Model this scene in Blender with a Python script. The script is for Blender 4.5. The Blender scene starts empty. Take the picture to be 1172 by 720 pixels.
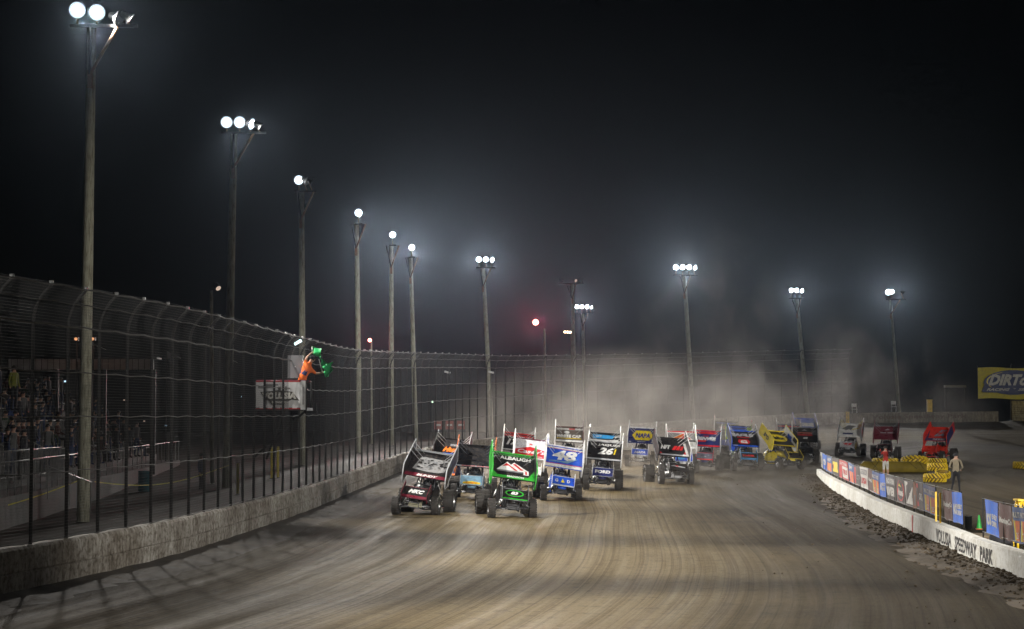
import bpy, bmesh, math, random
import numpy as np
from mathutils import Vector, Matrix, noise
random.seed(11)
C = bpy.context.scene.collection
R = math.radians
V = Vector

# ------------------------------------------------------------------ camera model
CAM = V((0, 0, 3.4)); FPX = 2300.0; CX, CY = 586.0, 360.0
PITCH = math.atan((476 - 360) / FPX)

def ray(px, py):
    a, b = (px - CX) / FPX, (CY - py) / FPX
    return V((a, math.cos(PITCH) - b * math.sin(PITCH), math.sin(PITCH) + b * math.cos(PITCH)))

def at(px, py, Y):
    r = ray(px, py)
    return CAM + r * (Y / r.y)

# ------------------------------------------------------------------ mesh builder
class MB:
    def __init__(s, M=None):
        s.v = []; s.f = []; s.mi = []; s.sm = []; s.mats = []; s.uv = []; s.M = M or Matrix()
    def mat(s, m):
        if m not in s.mats: s.mats.append(m)
        return s.mats.index(m)
    def add(s, vs, fs, m, smooth=False, uv=None):
        o = len(s.v); k = s.mat(m)
        for p in vs: s.v.append(tuple(s.M @ V(p)))
        s.uv += uv if uv else [(0.0, 0.0)] * len(vs)
        for f in fs:
            s.f.append(tuple(i + o for i in f)); s.mi.append(k); s.sm.append(smooth)
    def box(s, c, d, m, rot=None):
        x, y, z = d[0] / 2, d[1] / 2, d[2] / 2
        vs = [V((a * x, b * y, e * z)) for a in (-1, 1) for b in (-1, 1) for e in (-1, 1)]
        if rot is not None: vs = [rot @ p for p in vs]
        vs = [p + V(c) for p in vs]
        s.add(vs, [(0, 1, 3, 2), (4, 6, 7, 5), (0, 4, 5, 1), (2, 3, 7, 6), (0, 2, 6, 4), (1, 5, 7, 3)], m)
    def path(s, pts, r, m, n=6, cap=True, closed=False):
        pts = [V(p) for p in pts]; L = len(pts)
        rs = r if isinstance(r, (list, tuple)) else [r] * L
        vs = []; up = None
        for i, p in enumerate(pts):
            if closed: t = pts[(i + 1) % L] - pts[i - 1]
            else: t = pts[min(i + 1, L - 1)] - pts[max(i - 1, 0)]
            if t.length < 1e-9: t = V((0, 0, 1))
            t.normalize()
            if up is None:
                up = V((0, 0, 1)) if abs(t.z) < .9 else V((1, 0, 0))
            a = t.cross(up)
            if a.length < 1e-5: a = t.orthogonal()
            a.normalize(); b = a.cross(t); up = b
            for k in range(n):
                q = 2 * math.pi * k / n
                vs.append(p + (a * math.cos(q) + b * math.sin(q)) * rs[i])
        fs = []
        for i in range(L if closed else L - 1):
            j = (i + 1) % L
            for k in range(n):
                l = (k + 1) % n
                fs.append((i * n + k, i * n + l, j * n + l, j * n + k))
        if cap and not closed:
            fs.append(tuple(range(n - 1, -1, -1))); fs.append(tuple((L - 1) * n + k for k in range(n)))
        s.add(vs, fs, m, n > 5)
    def tube(s, a, b, r, m, n=6, r2=None): s.path([a, b], [r, r if r2 is None else r2], m, n)
    def lathe(s, prof, m, T=None, n=20, axis='z', smooth=True):
        T = T or Matrix(); vs = []
        for r, h in prof:
            for k in range(n):
                q = 2 * math.pi * k / n
                p = (r * math.cos(q), r * math.sin(q), h) if axis == 'z' else (h, r * math.cos(q), r * math.sin(q))
                vs.append(T @ V(p))
        fs = []
        for i in range(len(prof) - 1):
            for k in range(n):
                l = (k + 1) % n
                fs.append((i * n + k, i * n + l, (i + 1) * n + l, (i + 1) * n + k))
        s.add(vs, fs, m, smooth)
    def poly(s, pts, m): s.add(pts, [tuple(range(len(pts)))], m)
    def loft(s, secs, m, n=12, p=4.0):
        vs = []
        for (y, cx, w, z0, z1) in secs:
            for k in range(n):
                q = 2 * math.pi * (k + .5) / n; c, d = math.cos(q), math.sin(q)
                e = 2.0 / p
                vs.append((cx + w / 2 * math.copysign(abs(c) ** e, c), y, (z0 + z1) / 2 + (z1 - z0) / 2 * math.copysign(abs(d) ** e, d)))
        fs = []
        for i in range(len(secs) - 1):
            for k in range(n):
                l = (k + 1) % n
                fs.append((i * n + k, (i + 1) * n + k, (i + 1) * n + l, i * n + l))
        fs.append(tuple(range(n))); fs.append(tuple((len(secs) - 1) * n + k for k in range(n - 1, -1, -1)))
        s.add(vs, fs, m, True)
    def build(s, name, parent=None, label=None):
        me = bpy.data.meshes.new(name)
        me.from_pydata(s.v, [], s.f)
        for m in s.mats: me.materials.append(m)
        me.polygons.foreach_set('material_index', s.mi)
        me.polygons.foreach_set('use_smooth', s.sm)
        uvl = me.uv_layers.new(name='UVMap')
        li = np.zeros(len(me.loops), dtype=np.int32); me.loops.foreach_get('vertex_index', li)
        if len(li): uvl.data.foreach_set('uv', np.array(s.uv, dtype=np.float32)[li].ravel())
        me.update()
        o = bpy.data.objects.new(name, me); C.objects.link(o)
        if parent: o.parent = parent
        if label: o['label'] = label
        return o

def tag(o, label, cat, group=None, kind=None):
    o['label'] = label; o['category'] = cat
    if group: o['group'] = group
    if kind: o['kind'] = kind
    return o
def thing(name, label, cat, loc=(0, 0, 0), rz=0, group=None):
    o = bpy.data.objects.new(name, None); C.objects.link(o); o.empty_display_size = .2
    o.location = loc; o.rotation_euler = (0, 0, rz)
    return tag(o, label, cat, group)
def copy_tree(o, parent=None):
    c = o.copy(); C.objects.link(c)
    if parent: c.parent = parent
    for ch in list(o.children): copy_tree(ch, c)
    return c

# ------------------------------------------------------------------ text
_tc = {}
def text_geo(s, shear=0.0, bold=0.0):
    key = (s, shear, bold)
    if key in _tc: return _tc[key]
    cu = bpy.data.curves.new('t', 'FONT'); cu.body = s; cu.shear = shear; cu.offset = bold; cu.resolution_u = 2
    o = bpy.data.objects.new('t', cu); C.objects.link(o)
    dg = bpy.context.evaluated_depsgraph_get()
    me = bpy.data.meshes.new_from_object(o.evaluated_get(dg))
    vs = [tuple(v.co) for v in me.vertices]; fs = [tuple(p.vertices) for p in me.polygons]
    bpy.data.objects.remove(o); bpy.data.curves.remove(cu); bpy.data.meshes.remove(me)
    xs = [v[0] for v in vs]; ys = [v[1] for v in vs]
    x0, x1, y0, y1 = min(xs), max(xs), min(ys), max(ys)
    vs = [((v[0] - x0) / (x1 - x0), (v[1] - y0) / (y1 - y0)) for v in vs]
    _tc[key] = (vs, fs); return _tc[key]

def deco(mb, fn, items, step=.003):
    """items laid on a surface; fn(u, v, h) -> point, u and v in 0..1, h metres off the surface"""
    h = step
    for it in items:
        k = it[0]
        if k == 'rect':
            _, u0, v0, u1, v1, m = it
            n = 6; vs = []
            for i in range(n + 1):
                u = u0 + (u1 - u0) * i / n; vs += [fn(u, v0, h), fn(u, v1, h)]
            mb.add(vs, [(2 * i, 2 * i + 2, 2 * i + 3, 2 * i + 1) for i in range(n)], m)
        elif k == 'poly':
            mb.add([fn(u, v, h) for u, v in it[1]], [tuple(range(len(it[1])))], it[2])
        elif k == 'ell':
            _, cu, cv, ru, rv, m = it
            mb.add([fn(cu + ru * math.cos(2 * math.pi * i / 22), cv + rv * math.sin(2 * math.pi * i / 22), h) for i in range(22)], [tuple(range(22))], m)
        elif k == 'text':
            _, s, u0, v0, u1, v1, m = it[:7]
            sh = it[7] if len(it) > 7 else 0.0; bo = it[8] if len(it) > 8 else .02
            vs, fs = text_geo(s, sh, bo)
            slope = it[9] if len(it) > 9 else 0
            mb.add([fn(u0 + (u1 - u0) * x, v0 + (v1 - v0) * y + slope * x, h) for x, y in vs], fs, m)
        h += step * .55

# ------------------------------------------------------------------ materials
def new_mat(name):
    m = bpy.data.materials.new(name); m.use_nodes = True
    nt = m.node_tree; nt.nodes.clear()
    out = nt.nodes.new('ShaderNodeOutputMaterial')
    return m, nt, out
def nd(nt, t, **kw):
    n = nt.nodes.new(t)
    for k, v in kw.items():
        if k in n.inputs.keys(): n.inputs[k].default_value = v
        else: setattr(n, k, v)
    return n
def ramp(nt, stops, fac):
    r = nt.nodes.new('ShaderNodeValToRGB')
    e = r.color_ramp.elements
    while len(e) < len(stops): e.new(.5)
    for i, (p, c) in enumerate(stops):
        e[i].position = p; e[i].color = (c if len(c) == 4 else (*c, 1)) if not isinstance(c, (int, float)) else (c, c, c, 1)
    nt.links.new(fac, r.inputs[0]); return r
def basic(name, col, rough=.5, metal=0.0, var=.25, scale=6.0, bump=0.0, spec=.5, bscale=30):
    m, nt, out = new_mat(name); L = nt.links.new
    b = nd(nt, 'ShaderNodeBsdfPrincipled', Roughness=rough, Metallic=metal)
    b.inputs['Specular IOR Level'].default_value = spec
    tc = nd(nt, 'ShaderNodeTexCoord')
    n = nd(nt, 'ShaderNodeTexNoise', Scale=scale, Detail=5.0)
    L(tc.outputs['Object'], n.inputs['Vector'])
    a = tuple(c * (1 - var) for c in col); z = tuple(min(1, c * (1 + var * .6)) for c in col)
    r = ramp(nt, [(.3, a), (.7, z)], n.outputs['Fac'])
    L(r.outputs[0], b.inputs['Base Color'])
    rr = ramp(nt, [(.3, max(0, rough - .12)), (.7, min(1, rough + .15))], n.outputs['Fac']); L(rr.outputs[0], b.inputs['Roughness'])
    if bump:
        n2 = nd(nt, 'ShaderNodeTexNoise', Scale=bscale, Detail=6.0); L(tc.outputs['Object'], n2.inputs['Vector'])
        bp = nd(nt, 'ShaderNodeBump', Strength=bump, Distance=.02); L(n2.outputs['Fac'], bp.inputs['Height']); L(bp.outputs[0], b.inputs['Normal'])
    L(b.outputs[0], out.inputs[0]); return m
_p = {}
def paint(r, g, b, rough=.35):
    k = (r, g, b, rough)
    if k not in _p:
        m = basic('paint', (r, g, b), rough, var=.16, scale=3.5); nt = m.node_tree; L = nt.links.new
        bs = [n for n in nt.nodes if n.bl_idname == 'ShaderNodeBsdfPrincipled'][0]; src = bs.inputs['Base Color'].links[0].from_socket
        tc = nt.nodes.new('ShaderNodeTexCoord'); n = nd(nt, 'ShaderNodeTexNoise', Scale=11.0, Detail=8.0, Roughness=.75); L(tc.outputs['Object'], n.inputs['Vector'])
        rm = ramp(nt, [(.52, 0.0), (.62, .55)], n.outputs['Fac']); mx = nd(nt, 'ShaderNodeMix', data_type='RGBA'); L(rm.outputs[0], mx.inputs[0]); L(src, mx.inputs[6])
        mx.inputs[7].default_value = (.13, .10, .07, 1); L(mx.outputs[2], bs.inputs['Base Color']); _p[k] = m
    return _p[k]
BLK = paint(.012, .012, .014); WHT = paint(.78, .78, .76); RED = paint(.62, .02, .025); GRN = paint(.035, .42, .04)
BLU = paint(.015, .10, .62); YEL = paint(.8, .62, .02); ORG = paint(.85, .20, .02); NVY = paint(.02, .03, .14)
GRY = paint(.18, .19, .2); MRN = paint(.16, .012, .03); CYN = paint(.04, .35, .75); SIL = paint(.45, .46, .48)
BRN = paint(.10, .04, .03); LIM = paint(.55, .75, .03); SKY = paint(.22, .38, .5)
rubber = basic('tyre_rubber', (.035, .031, .027), .8, var=.5, scale=9, bump=.3)
rimm = basic('rim_metal', (.3, .3, .3), .35, .8, var=.4)
steel = basic('steel_tube', (.06, .06, .065), .4, .4, var=.3)
chrome = basic('bright_metal', (.55, .55, .55), .3, .9, var=.3)
darkm = basic('dark_parts', (.012, .012, .013), .6, var=.5, scale=12)
galv = basic('galvanised', (.22, .22, .215), .5, .5, var=.3)
dkgalv = basic('weathered_post', (.006, .0056, .0052), .8, 0, var=.4)
wire_m = basic('fence_wire', (.026, .025, .024), .7, 0, var=.3, scale=.6)
mud = basic('caked_mud', (.11, .085, .06), .9, var=.4)
rustwood = basic('arm_wood', (.25, .12, .06), .8, var=.3)
cable_m = basic('fence_cable', (.09, .088, .085), .6, .2)
tyredk = basic('tyre_yellow_shade', (.24, .15, .01), .6, var=.4, scale=4)  # tyre body darker than its lugs, shade of gaps and hole painted in
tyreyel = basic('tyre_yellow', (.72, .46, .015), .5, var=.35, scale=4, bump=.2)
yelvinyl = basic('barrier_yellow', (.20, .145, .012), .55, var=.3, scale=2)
skin = basic('skin', (.45, .26, .18), .6, var=.1)
skin2 = basic('skin_dark', (.18, .09, .05), .6, var=.1)
hairm = basic('hair', (.02, .014, .01), .8)
cloth_blk = basic('black_cloth', (.015, .015, .018), .9)
cloth_tan = basic('tan_shirt', (.26, .22, .15), .9)
cloth_red = basic('red_shirt', (.42, .03, .02), .9)
cloth_wht = basic('white_cloth', (.55, .54, .5), .9)
cloth_org = basic('orange_shirt', (.85, .16, .02), .8)
cloth_blu = basic('blue_cloth', (.03, .05, .14), .9)
flag_g = basic('green_flag', (.01, .30, .08), .6, var=.3, scale=3)
vinyl_blk = basic('black_plastic', (.01, .01, .01), .45)
tealm = basic('teal', (.0, .12, .16), .6)

def wood_pole_mat():
    m, nt, out = new_mat('pole_wood'); L = nt.links.new
    b = nd(nt, 'ShaderNodeBsdfPrincipled', Roughness=.85)
    tc = nd(nt, 'ShaderNodeTexCoord'); mp = nd(nt, 'ShaderNodeMapping'); mp.inputs['Scale'].default_value = (6, 6, .7)
    L(tc.outputs['Object'], mp.inputs[0])
    n = nd(nt, 'ShaderNodeTexNoise', Scale=3.0, Detail=8.0, Roughness=.7); L(mp.outputs[0], n.inputs['Vector'])
    r = ramp(nt, [(.35, (.14, .13, .09)), (.5, (.36, .35, .26)), (.7, (.52, .52, .42))], n.outputs['Fac']); L(r.outputs[0], b.inputs['Base Color'])
    bp = nd(nt, 'ShaderNodeBump', Strength=.6, Distance=.02); L(n.outputs['Fac'], bp.inputs['Height']); L(bp.outputs[0], b.inputs['Normal'])
    L(b.outputs[0], out.inputs[0]); return m
polewood = wood_pole_mat()

def emis(name, col, st):
    m, nt, out = new_mat(name)
    e = nd(nt, 'ShaderNodeEmission', Strength=st); e.inputs[0].default_value = (*col, 1)
    nt.links.new(e.outputs[0], out.inputs[0])
    m.cycles.emission_sampling = 'NONE'
    return m
lens_on = emis('lamp_lens_lit', (.93, .97, 1), 60)
lens_rim = emis('lamp_reflector_lit', (.72, .85, 1), 1.1)
lens_red = emis('lamp_lens_red', (1, .25, .2), 14)
lens_warm = emis('lamp_lens_warm', (1, .7, .45), 8)
lens_dim = emis('lamp_lens_dim', (1, .75, .6), .6)
lens_org = emis('lamp_lens_orange', (1, .45, .2), 1.2)
phone_on = emis('phone_screen', (.5, .75, 1), 2.0)
tube_on = emis('light_tube', (.75, 1, 1), 2.2)
lens_off = basic('lamp_glass_off', (.25, .28, .3), .15, .6)

def dirt_mat(flat=False):
    m, nt, out = new_mat('packed_clay_dirt'); L = nt.links.new
    b = nd(nt, 'ShaderNodeBsdfPrincipled', Roughness=.8); b.inputs['Specular IOR Level'].default_value = .12
    uv = nd(nt, 'ShaderNodeUVMap'); uv.uv_map = 'UVMap'
    tc = nd(nt, 'ShaderNodeTexCoord')
    # streaks along the racing line
    mp = nd(nt, 'ShaderNodeMapping'); mp.inputs['Scale'].default_value = (.8, .022, 1); L(uv.outputs[0], mp.inputs[0])
    wob = nd(nt, 'ShaderNodeTexNoise', Scale=.03, Detail=1.0); L(tc.outputs['Object'], wob.inputs['Vector'])
    wm = nd(nt, 'ShaderNodeVectorMath', operation='MULTIPLY_ADD'); wm.inputs[1].default_value = (.9, 0, 0)
    L(wob.outputs['Color'], wm.inputs[0]); L(mp.outputs[0], wm.inputs[2])
    s1 = nd(nt, 'ShaderNodeTexNoise', Scale=1.0, Detail=9.0, Roughness=.68); L(wm.outputs[0], s1.inputs['Vector'])
    s2m = nd(nt, 'ShaderNodeMapping'); s2m.inputs['Scale'].default_value = (7, .12, 1); L(wm.outputs[0], s2m.inputs[0])
    s2 = nd(nt, 'ShaderNodeTexNoise', Scale=1.0, Detail=6.0, Roughness=.6); L(s2m.outputs[0], s2.inputs['Vector'])
    s3m = nd(nt, 'ShaderNodeMapping'); s3m.inputs['Scale'].default_value = (17, .25, 1); L(wm.outputs[0], s3m.inputs[0])
    s3 = nd(nt, 'ShaderNodeTexNoise', Scale=1.0, Detail=4.0, Roughness=.7); L(s3m.outputs[0], s3.inputs['Vector'])
    gg = nd(nt, 'ShaderNodeTexNoise', Scale=2.2, Detail=10.0, Roughness=.8); L(tc.outputs['Object'], gg.inputs['Vector'])
    # patches
    p1 = nd(nt, 'ShaderNodeTexNoise', Scale=.16, Detail=6.0, Roughness=.6); L(tc.outputs['Object'], p1.inputs['Vector'])
    g = nd(nt, 'ShaderNodeTexNoise', Scale=9.0, Detail=8.0, Roughness=.75); L(tc.outputs['Object'], g.inputs['Vector'])
    c1 = ramp(nt, [(.28, (.108, .079, .038)), (.46, (.156, .118, .058)), (.58, (.188, .145, .076)), (.74, (.242, .197, .116))], s1.outputs['Fac'])
    c2 = ramp(nt, [(.30, (.80, .77, .70)), (.62, (1, 1, 1))], s2.outputs['Fac'])
    mx = nd(nt, 'ShaderNodeMix', data_type='RGBA', blend_type='MULTIPLY'); mx.inputs[0].default_value = .8
    L(c1.outputs[0], mx.inputs[6]); L(c2.outputs[0], mx.inputs[7])
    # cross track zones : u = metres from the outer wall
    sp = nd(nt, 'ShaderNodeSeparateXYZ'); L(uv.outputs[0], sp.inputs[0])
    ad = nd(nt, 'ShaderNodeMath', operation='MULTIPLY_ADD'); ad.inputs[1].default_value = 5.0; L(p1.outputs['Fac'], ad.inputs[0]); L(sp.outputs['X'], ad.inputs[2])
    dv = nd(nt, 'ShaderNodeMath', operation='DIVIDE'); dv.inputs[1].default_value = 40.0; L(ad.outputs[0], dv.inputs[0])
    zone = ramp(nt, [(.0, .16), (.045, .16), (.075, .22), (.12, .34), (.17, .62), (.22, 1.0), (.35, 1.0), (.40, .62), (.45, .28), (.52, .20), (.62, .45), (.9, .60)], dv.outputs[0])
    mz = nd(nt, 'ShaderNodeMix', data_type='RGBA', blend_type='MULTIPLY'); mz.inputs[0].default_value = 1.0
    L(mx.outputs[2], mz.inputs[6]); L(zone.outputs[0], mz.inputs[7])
    c3 = ramp(nt, [(.32, (.58, .56, .53)), (.55, (1.0, 1.0, 1.0)), (.75, (1.12, 1.1, 1.06))], g.outputs['Fac'])
    mg = nd(nt, 'ShaderNodeMix', data_type='RGBA', blend_type='MULTIPLY'); mg.inputs[0].default_value = .75
    L(mz.outputs[2], mg.inputs[6]); L(c3.outputs[0], mg.inputs[7]); 
    c4 = ramp(nt, [(.38, (.58, .55, .50)), (.50, (1, 1, 1))], s3.outputs['Fac'])
    m4 = nd(nt, 'ShaderNodeMix', data_type='RGBA', blend_type='MULTIPLY'); m4.inputs[0].default_value = .8; L(mg.outputs[2], m4.inputs[6]); L(c4.outputs[0], m4.inputs[7])
    c5 = ramp(nt, [(.40, (.45, .42, .38)), (.47, (1, 1, 1))], gg.outputs['Fac'])
    m5 = nd(nt, 'ShaderNodeMix', data_type='RGBA', blend_type='MULTIPLY'); m5.inputs[0].default_value = .55; L(m4.outputs[2], m5.inputs[6]); L(c5.outputs[0], m5.inputs[7])
    L(m5.outputs[2], b.inputs['Base Color'])
    rr = ramp(nt, [(.4, .92), (.68, .62)], s1.outputs['Fac']); L(rr.outputs[0], b.inputs['Roughness'])
    h = nd(nt, 'ShaderNodeMath', operation='MULTIPLY_ADD'); h.inputs[1].default_value = .7; L(s2.outputs['Fac'], h.inputs[0]); L(g.outputs['Fac'], h.inputs[2])
    bp = nd(nt, 'ShaderNodeBump', Strength=.55, Distance=.05); L(h.outputs[0], bp.inputs['Height']); L(bp.outputs[0], b.inputs['Normal'])
    L(b.outputs[0], out.inputs[0]); return m
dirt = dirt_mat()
clodm = basic('dirt_clod', (.075, .056, .034), .95, var=.45, scale=5, bump=.6)
darksoil = basic('dark_soil', (.05, .040, .028), .95, var=.5, scale=2.2, bump=.8, bscale=9)  # darker brown than the track clay

def wall_mat(name, base, stain, flake, amt, cut=(.42, .62)):
    """weathered painted concrete with vertical runs and chipped patches; UV = metres along, metres up"""
    m, nt, out = new_mat(name); L = nt.links.new
    b = nd(nt, 'ShaderNodeBsdfPrincipled', Roughness=.85)
    uv = nd(nt, 'ShaderNodeUVMap'); uv.uv_map = 'UVMap'
    mp = nd(nt, 'ShaderNodeMapping'); mp.inputs['Scale'].default_value = (5.5, 1.1, 1); L(uv.outputs[0], mp.inputs[0])
    n = nd(nt, 'ShaderNodeTexNoise', Scale=1.0, Detail=9.0, Roughness=.72); L(mp.outputs[0], n.inputs['Vector'])
    n2 = nd(nt, 'ShaderNodeTexNoise', Scale=.55, Detail=7.0, Roughness=.7); L(uv.outputs[0], n2.inputs['Vector'])
    n3 = nd(nt, 'ShaderNodeTexNoise', Scale=7.0, Detail=7.0, Roughness=.7); L(uv.outputs[0], n3.inputs['Vector'])
    r1 = ramp(nt, [(cut[0], stain), (cut[1], base)], n.outputs['Fac'])
    r2 = ramp(nt, [(.4, flake), (.6, (1, 1, 1))], n2.outputs['Fac'])
    r3 = ramp(nt, [(.42, flake), (.52, (1, 1, 1))], n3.outputs['Fac'])
    a = nd(nt, 'ShaderNodeMix', data_type='RGBA', blend_type='MULTIPLY'); a.inputs[0].default_value = amt
    L(r1.outputs[0], a.inputs[6]); L(r2.outputs[0], a.inputs[7])
    c = nd(nt, 'ShaderNodeMix', data_type='RGBA', blend_type='MULTIPLY'); c.inputs[0].default_value = amt
    L(a.outputs[2], c.inputs[6]); L(r3.outputs[0], c.inputs[7]); L(c.outputs[2], b.inputs['Base Color'])
    ad = nd(nt, 'ShaderNodeMath', operation='ADD'); L(n.outputs['Fac'], ad.inputs[0]); L(n3.outputs['Fac'], ad.inputs[1])
    bp = nd(nt, 'ShaderNodeBump', Strength=.5, Distance=.03); L(ad.outputs[0], bp.inputs['Height']); L(bp.outputs[0], b.inputs['Normal'])
    L(b.outputs[0], out.inputs[0]); return m
outer_m = wall_mat('weathered_concrete', (.60, .58, .53), (.24, .21, .17), (.42, .38, .33), .9, (.36, .60))
inner_m = wall_mat('white_painted_concrete', (.74, .74, .70), (.50, .48, .42), (.72, .69, .62), .6, (.30, .46))
log_m = wall_mat('stacked_block_wall', (.42, .38, .26), (.2, .17, .11), (.6, .57, .5), .7)
gate_m = wall_mat('painted_gate_wall', (.30, .27, .21), (.14, .12, .09), (.6, .57, .5), .7)

# ------------------------------------------------------------------ track geometry
OWP = [(-24, -40, 0), (-16.5, 0, 0), (-12.3, 22, 0), (-9.5, 37.3, 0), (-8.8, 41.7, 0), (-8.05, 48, 0), (-7.46, 60, 0), (-7.1, 69.5, 0.02), (-6.7, 82, .13),
       (-5.95, 93.5, .4), (-5.25, 102, .62), (-4.3, 108, .78), (-2.36, 119, 1.04), (-.65, 125, 1.16), (3.2, 136, 1.53), (8, 144.5, 1.85), (13.4, 151, 2.15), (20, 157, 2.5), (27.3, 162.5, 2.8)]
OW2 = [(27.3, 162.5, 2.8), (34, 166, 2.9), (41, 169, 2.95)]
OW3 = [(42, 169, 3.0), (52, 171, 3.0), (64, 170, 3.0), (78, 166, 3.0)]
IWP = [(9.4, -30, 0), (9.7, 0, 0), (10.1, 30, 0), (10.4, 42.5, 0), (10.5, 45.6, 0), (10.8, 49.6, 0), (11.3, 56.7, 0), (11.95, 65.9, 0), (13.0, 77, 0), (13.6, 83.5, 0), (14.75, 95, 0), (15.75, 104.0, 0), (16.0, 105.8, 0)]
def resample(P, step):
    P = [V(p) for p in P]; dense = []
    for i in range(len(P) - 1):
        p0 = P[max(i - 1, 0)]; p1 = P[i]; p2 = P[i + 1]; p3 = P[min(i + 2, len(P) - 1)]
        # centripetal-ish: scale tangents by segment lengths
        d1 = (p2 - p1).length
        t1 = (p2 - p0) / max(1e-6, (p1 - p0).length + d1) * d1
        t2 = (p3 - p1) / max(1e-6, d1 + (p3 - p2).length) * d1
        for k in range(24):
            t = k / 24; t2_, t3_ = t * t, t * t * t
            dense.append(p1 * (2 * t3_ - 3 * t2_ + 1) + t1 * (t3_ - 2 * t2_ + t) + p2 * (-2 * t3_ + 3 * t2_) + t2 * (t3_ - t2_))
    dense.append(P[-1]); out = [dense[0]]; acc = 0
    for a, b in zip(dense, dense[1:]):
        seg = (b - a).length
        while acc + seg >= step:
            t = (step - acc) / seg; a = a.lerp(b, t); out.append(a.copy()); seg = (b - a).length; acc = 0
        acc += seg
    if (out[-1] - dense[-1]).length > step * .3: out.append(dense[-1])
    return out
OW = resample(OWP, 1.0); IW = resample(IWP, .5)
ALLW = OW + resample(OW2, 1.0)[1:] + resample(OW3, 1.0)
_W = np.array([tuple(p) for p in ALLW]); _S = np.concatenate([[0], np.cumsum(np.linalg.norm(np.diff(_W[:, :2], axis=0), axis=1))])
_T = np.gradient(_W[:, :2], axis=0); _T /= np.linalg.norm(_T, axis=1)[:, None]
def ground_np(X, Y):
    P = np.stack([X, Y], 1); best = np.full(len(P), 1e9); idx = np.zeros(len(P), int)
    for i in range(0, len(P), 4000):
        d = ((P[i:i + 4000, None, :] - _W[None, :, :2]) ** 2).sum(2)
        idx[i:i + 4000] = d.argmin(1); best[i:i + 4000] = d.min(1)
    d = np.sqrt(best); t = _T[idx]; dx = P - _W[idx, :2]
    side = dx[:, 0] * t[:, 1] - dx[:, 1] * t[:, 0]      # positive = track side (right of the wall direction)
    zw = _W[idx, 2]
    wd = 36 - 15 * np.clip((_W[idx, 0] - 20) / 14, 0, 1)
    z = np.where(side > 0, zw * np.clip(1 - d / wd, 0, 1), zw * np.clip(1 - d / 80, 0, 1))
    # the inner wall and the infield beside it stay level
    return z, np.where(side > 0, d, -d), _S[idx] + (dx * t).sum(1)
def gz(x, y): return float(ground_np(np.array([float(x)]), np.array([float(y)]))[0][0])
def on_ground_depth(px, Y):
    x = (px - CX) / FPX * Y * .9994
    return V((x, Y, gz(x, Y)))
def gnd(px, py):
    r = ray(px, py); lo = 20.0; p = None
    Y = lo
    while Y < 260:
        q = CAM + r * (Y / r.y)
        if q.z < gz(q.x, q.y): return V((q.x, q.y, gz(q.x, q.y)))
        Y += .5
    return q

# ------------------------------------------------------------------ ground sheet
def build_ground():
    xs = list(np.arange(-320, -30, 20.0)) + list(np.arange(-30, 60, .75)) + list(np.arange(60, 341, 20.0))
    ys = list(np.arange(-60, 20, 8.0)) + list(np.arange(20, 180, 1.0)) + list(np.arange(180, 421, 15.0))
    X, Y = np.meshgrid(xs, ys); z, u, v = ground_np(X.ravel(), Y.ravel())
    rnd = np.sin(X.ravel() * .9 + np.sin(Y.ravel() * .31) * 2) * np.sin(Y.ravel() * .23 + 1.3) * .02
    z = z + rnd * (np.abs(X.ravel()) < 60)
    nx, ny = len(xs), len(ys)
    mb = MB(); vs = list(zip(X.ravel().tolist(), Y.ravel().tolist(), z.tolist()))
    fs = [(j * nx + i, j * nx + i + 1, (j + 1) * nx + i + 1, (j + 1) * nx + i) for j in range(ny - 1) for i in range(nx - 1)]
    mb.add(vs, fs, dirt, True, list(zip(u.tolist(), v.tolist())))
    o = mb.build('ground'); tag(o, 'packed brown clay race track and infield', 'ground', kind='structure')
build_ground()

def frames(P):
    """list of (point, tangent, track-side normal, arc length)"""
    out = []; s = 0
    for i, p in enumerate(P):
        t = P[min(i + 1, len(P) - 1)] - P[max(i - 1, 0)]; t.z = 0; t.normalize()
        if i: s += (P[i] - P[i - 1]).length
        out.append((p, t, V((t.y, -t.x, 0)), s))
    return out
def sweep(mb, P, prof, m, sgn=1, jit=0.0, zfn=None):
    fr = frames(P); n = len(prof); vs = []; uv = []
    acc = [0]
    for a, b in zip(prof, prof[1:]): acc.append(acc[-1] + math.hypot(b[0] - a[0], b[1] - a[1]))
    for (p, t, nn, s) in fr:
        for k, (o, z) in enumerate(prof):
            j = noise.noise(V((s * .35, k * 1.7, 3))) * jit
            vs.append(p + nn * sgn * (o + j) + V((0, 0, z + j * .6))); uv.append((s, acc[k]))
    fs = []
    for i in range(len(fr) - 1):
        for k in range(n - 1):
            q = (i * n + k, i * n + k + 1, (i + 1) * n + k + 1, (i + 1) * n + k)
            fs.append(q if sgn > 0 else q[::-1])
    fs.append(tuple(range(n - 1, -1, -1))); fs.append(tuple((len(fr) - 1) * n + k for k in range(n)))
    mb.add(vs, fs, m, False, uv)

# outer wall : lower and upper course with a joint
mb = MB(); P = [p for p in OW if p.y > 5]
sweep(mb, P, [(0.0, -.3), (0.03, .42), (0.0, .43), (0.0, .445), (.015, .46), (0.0, .86), (-.04, .92), (-.30, .92), (-.34, .86), (-.34, -.3)], outer_m, 1, .02)
o = mb.build('outer_wall'); tag(o, 'long weathered grey concrete wall under the catch fence on the outside of the track', 'wall')
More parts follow.
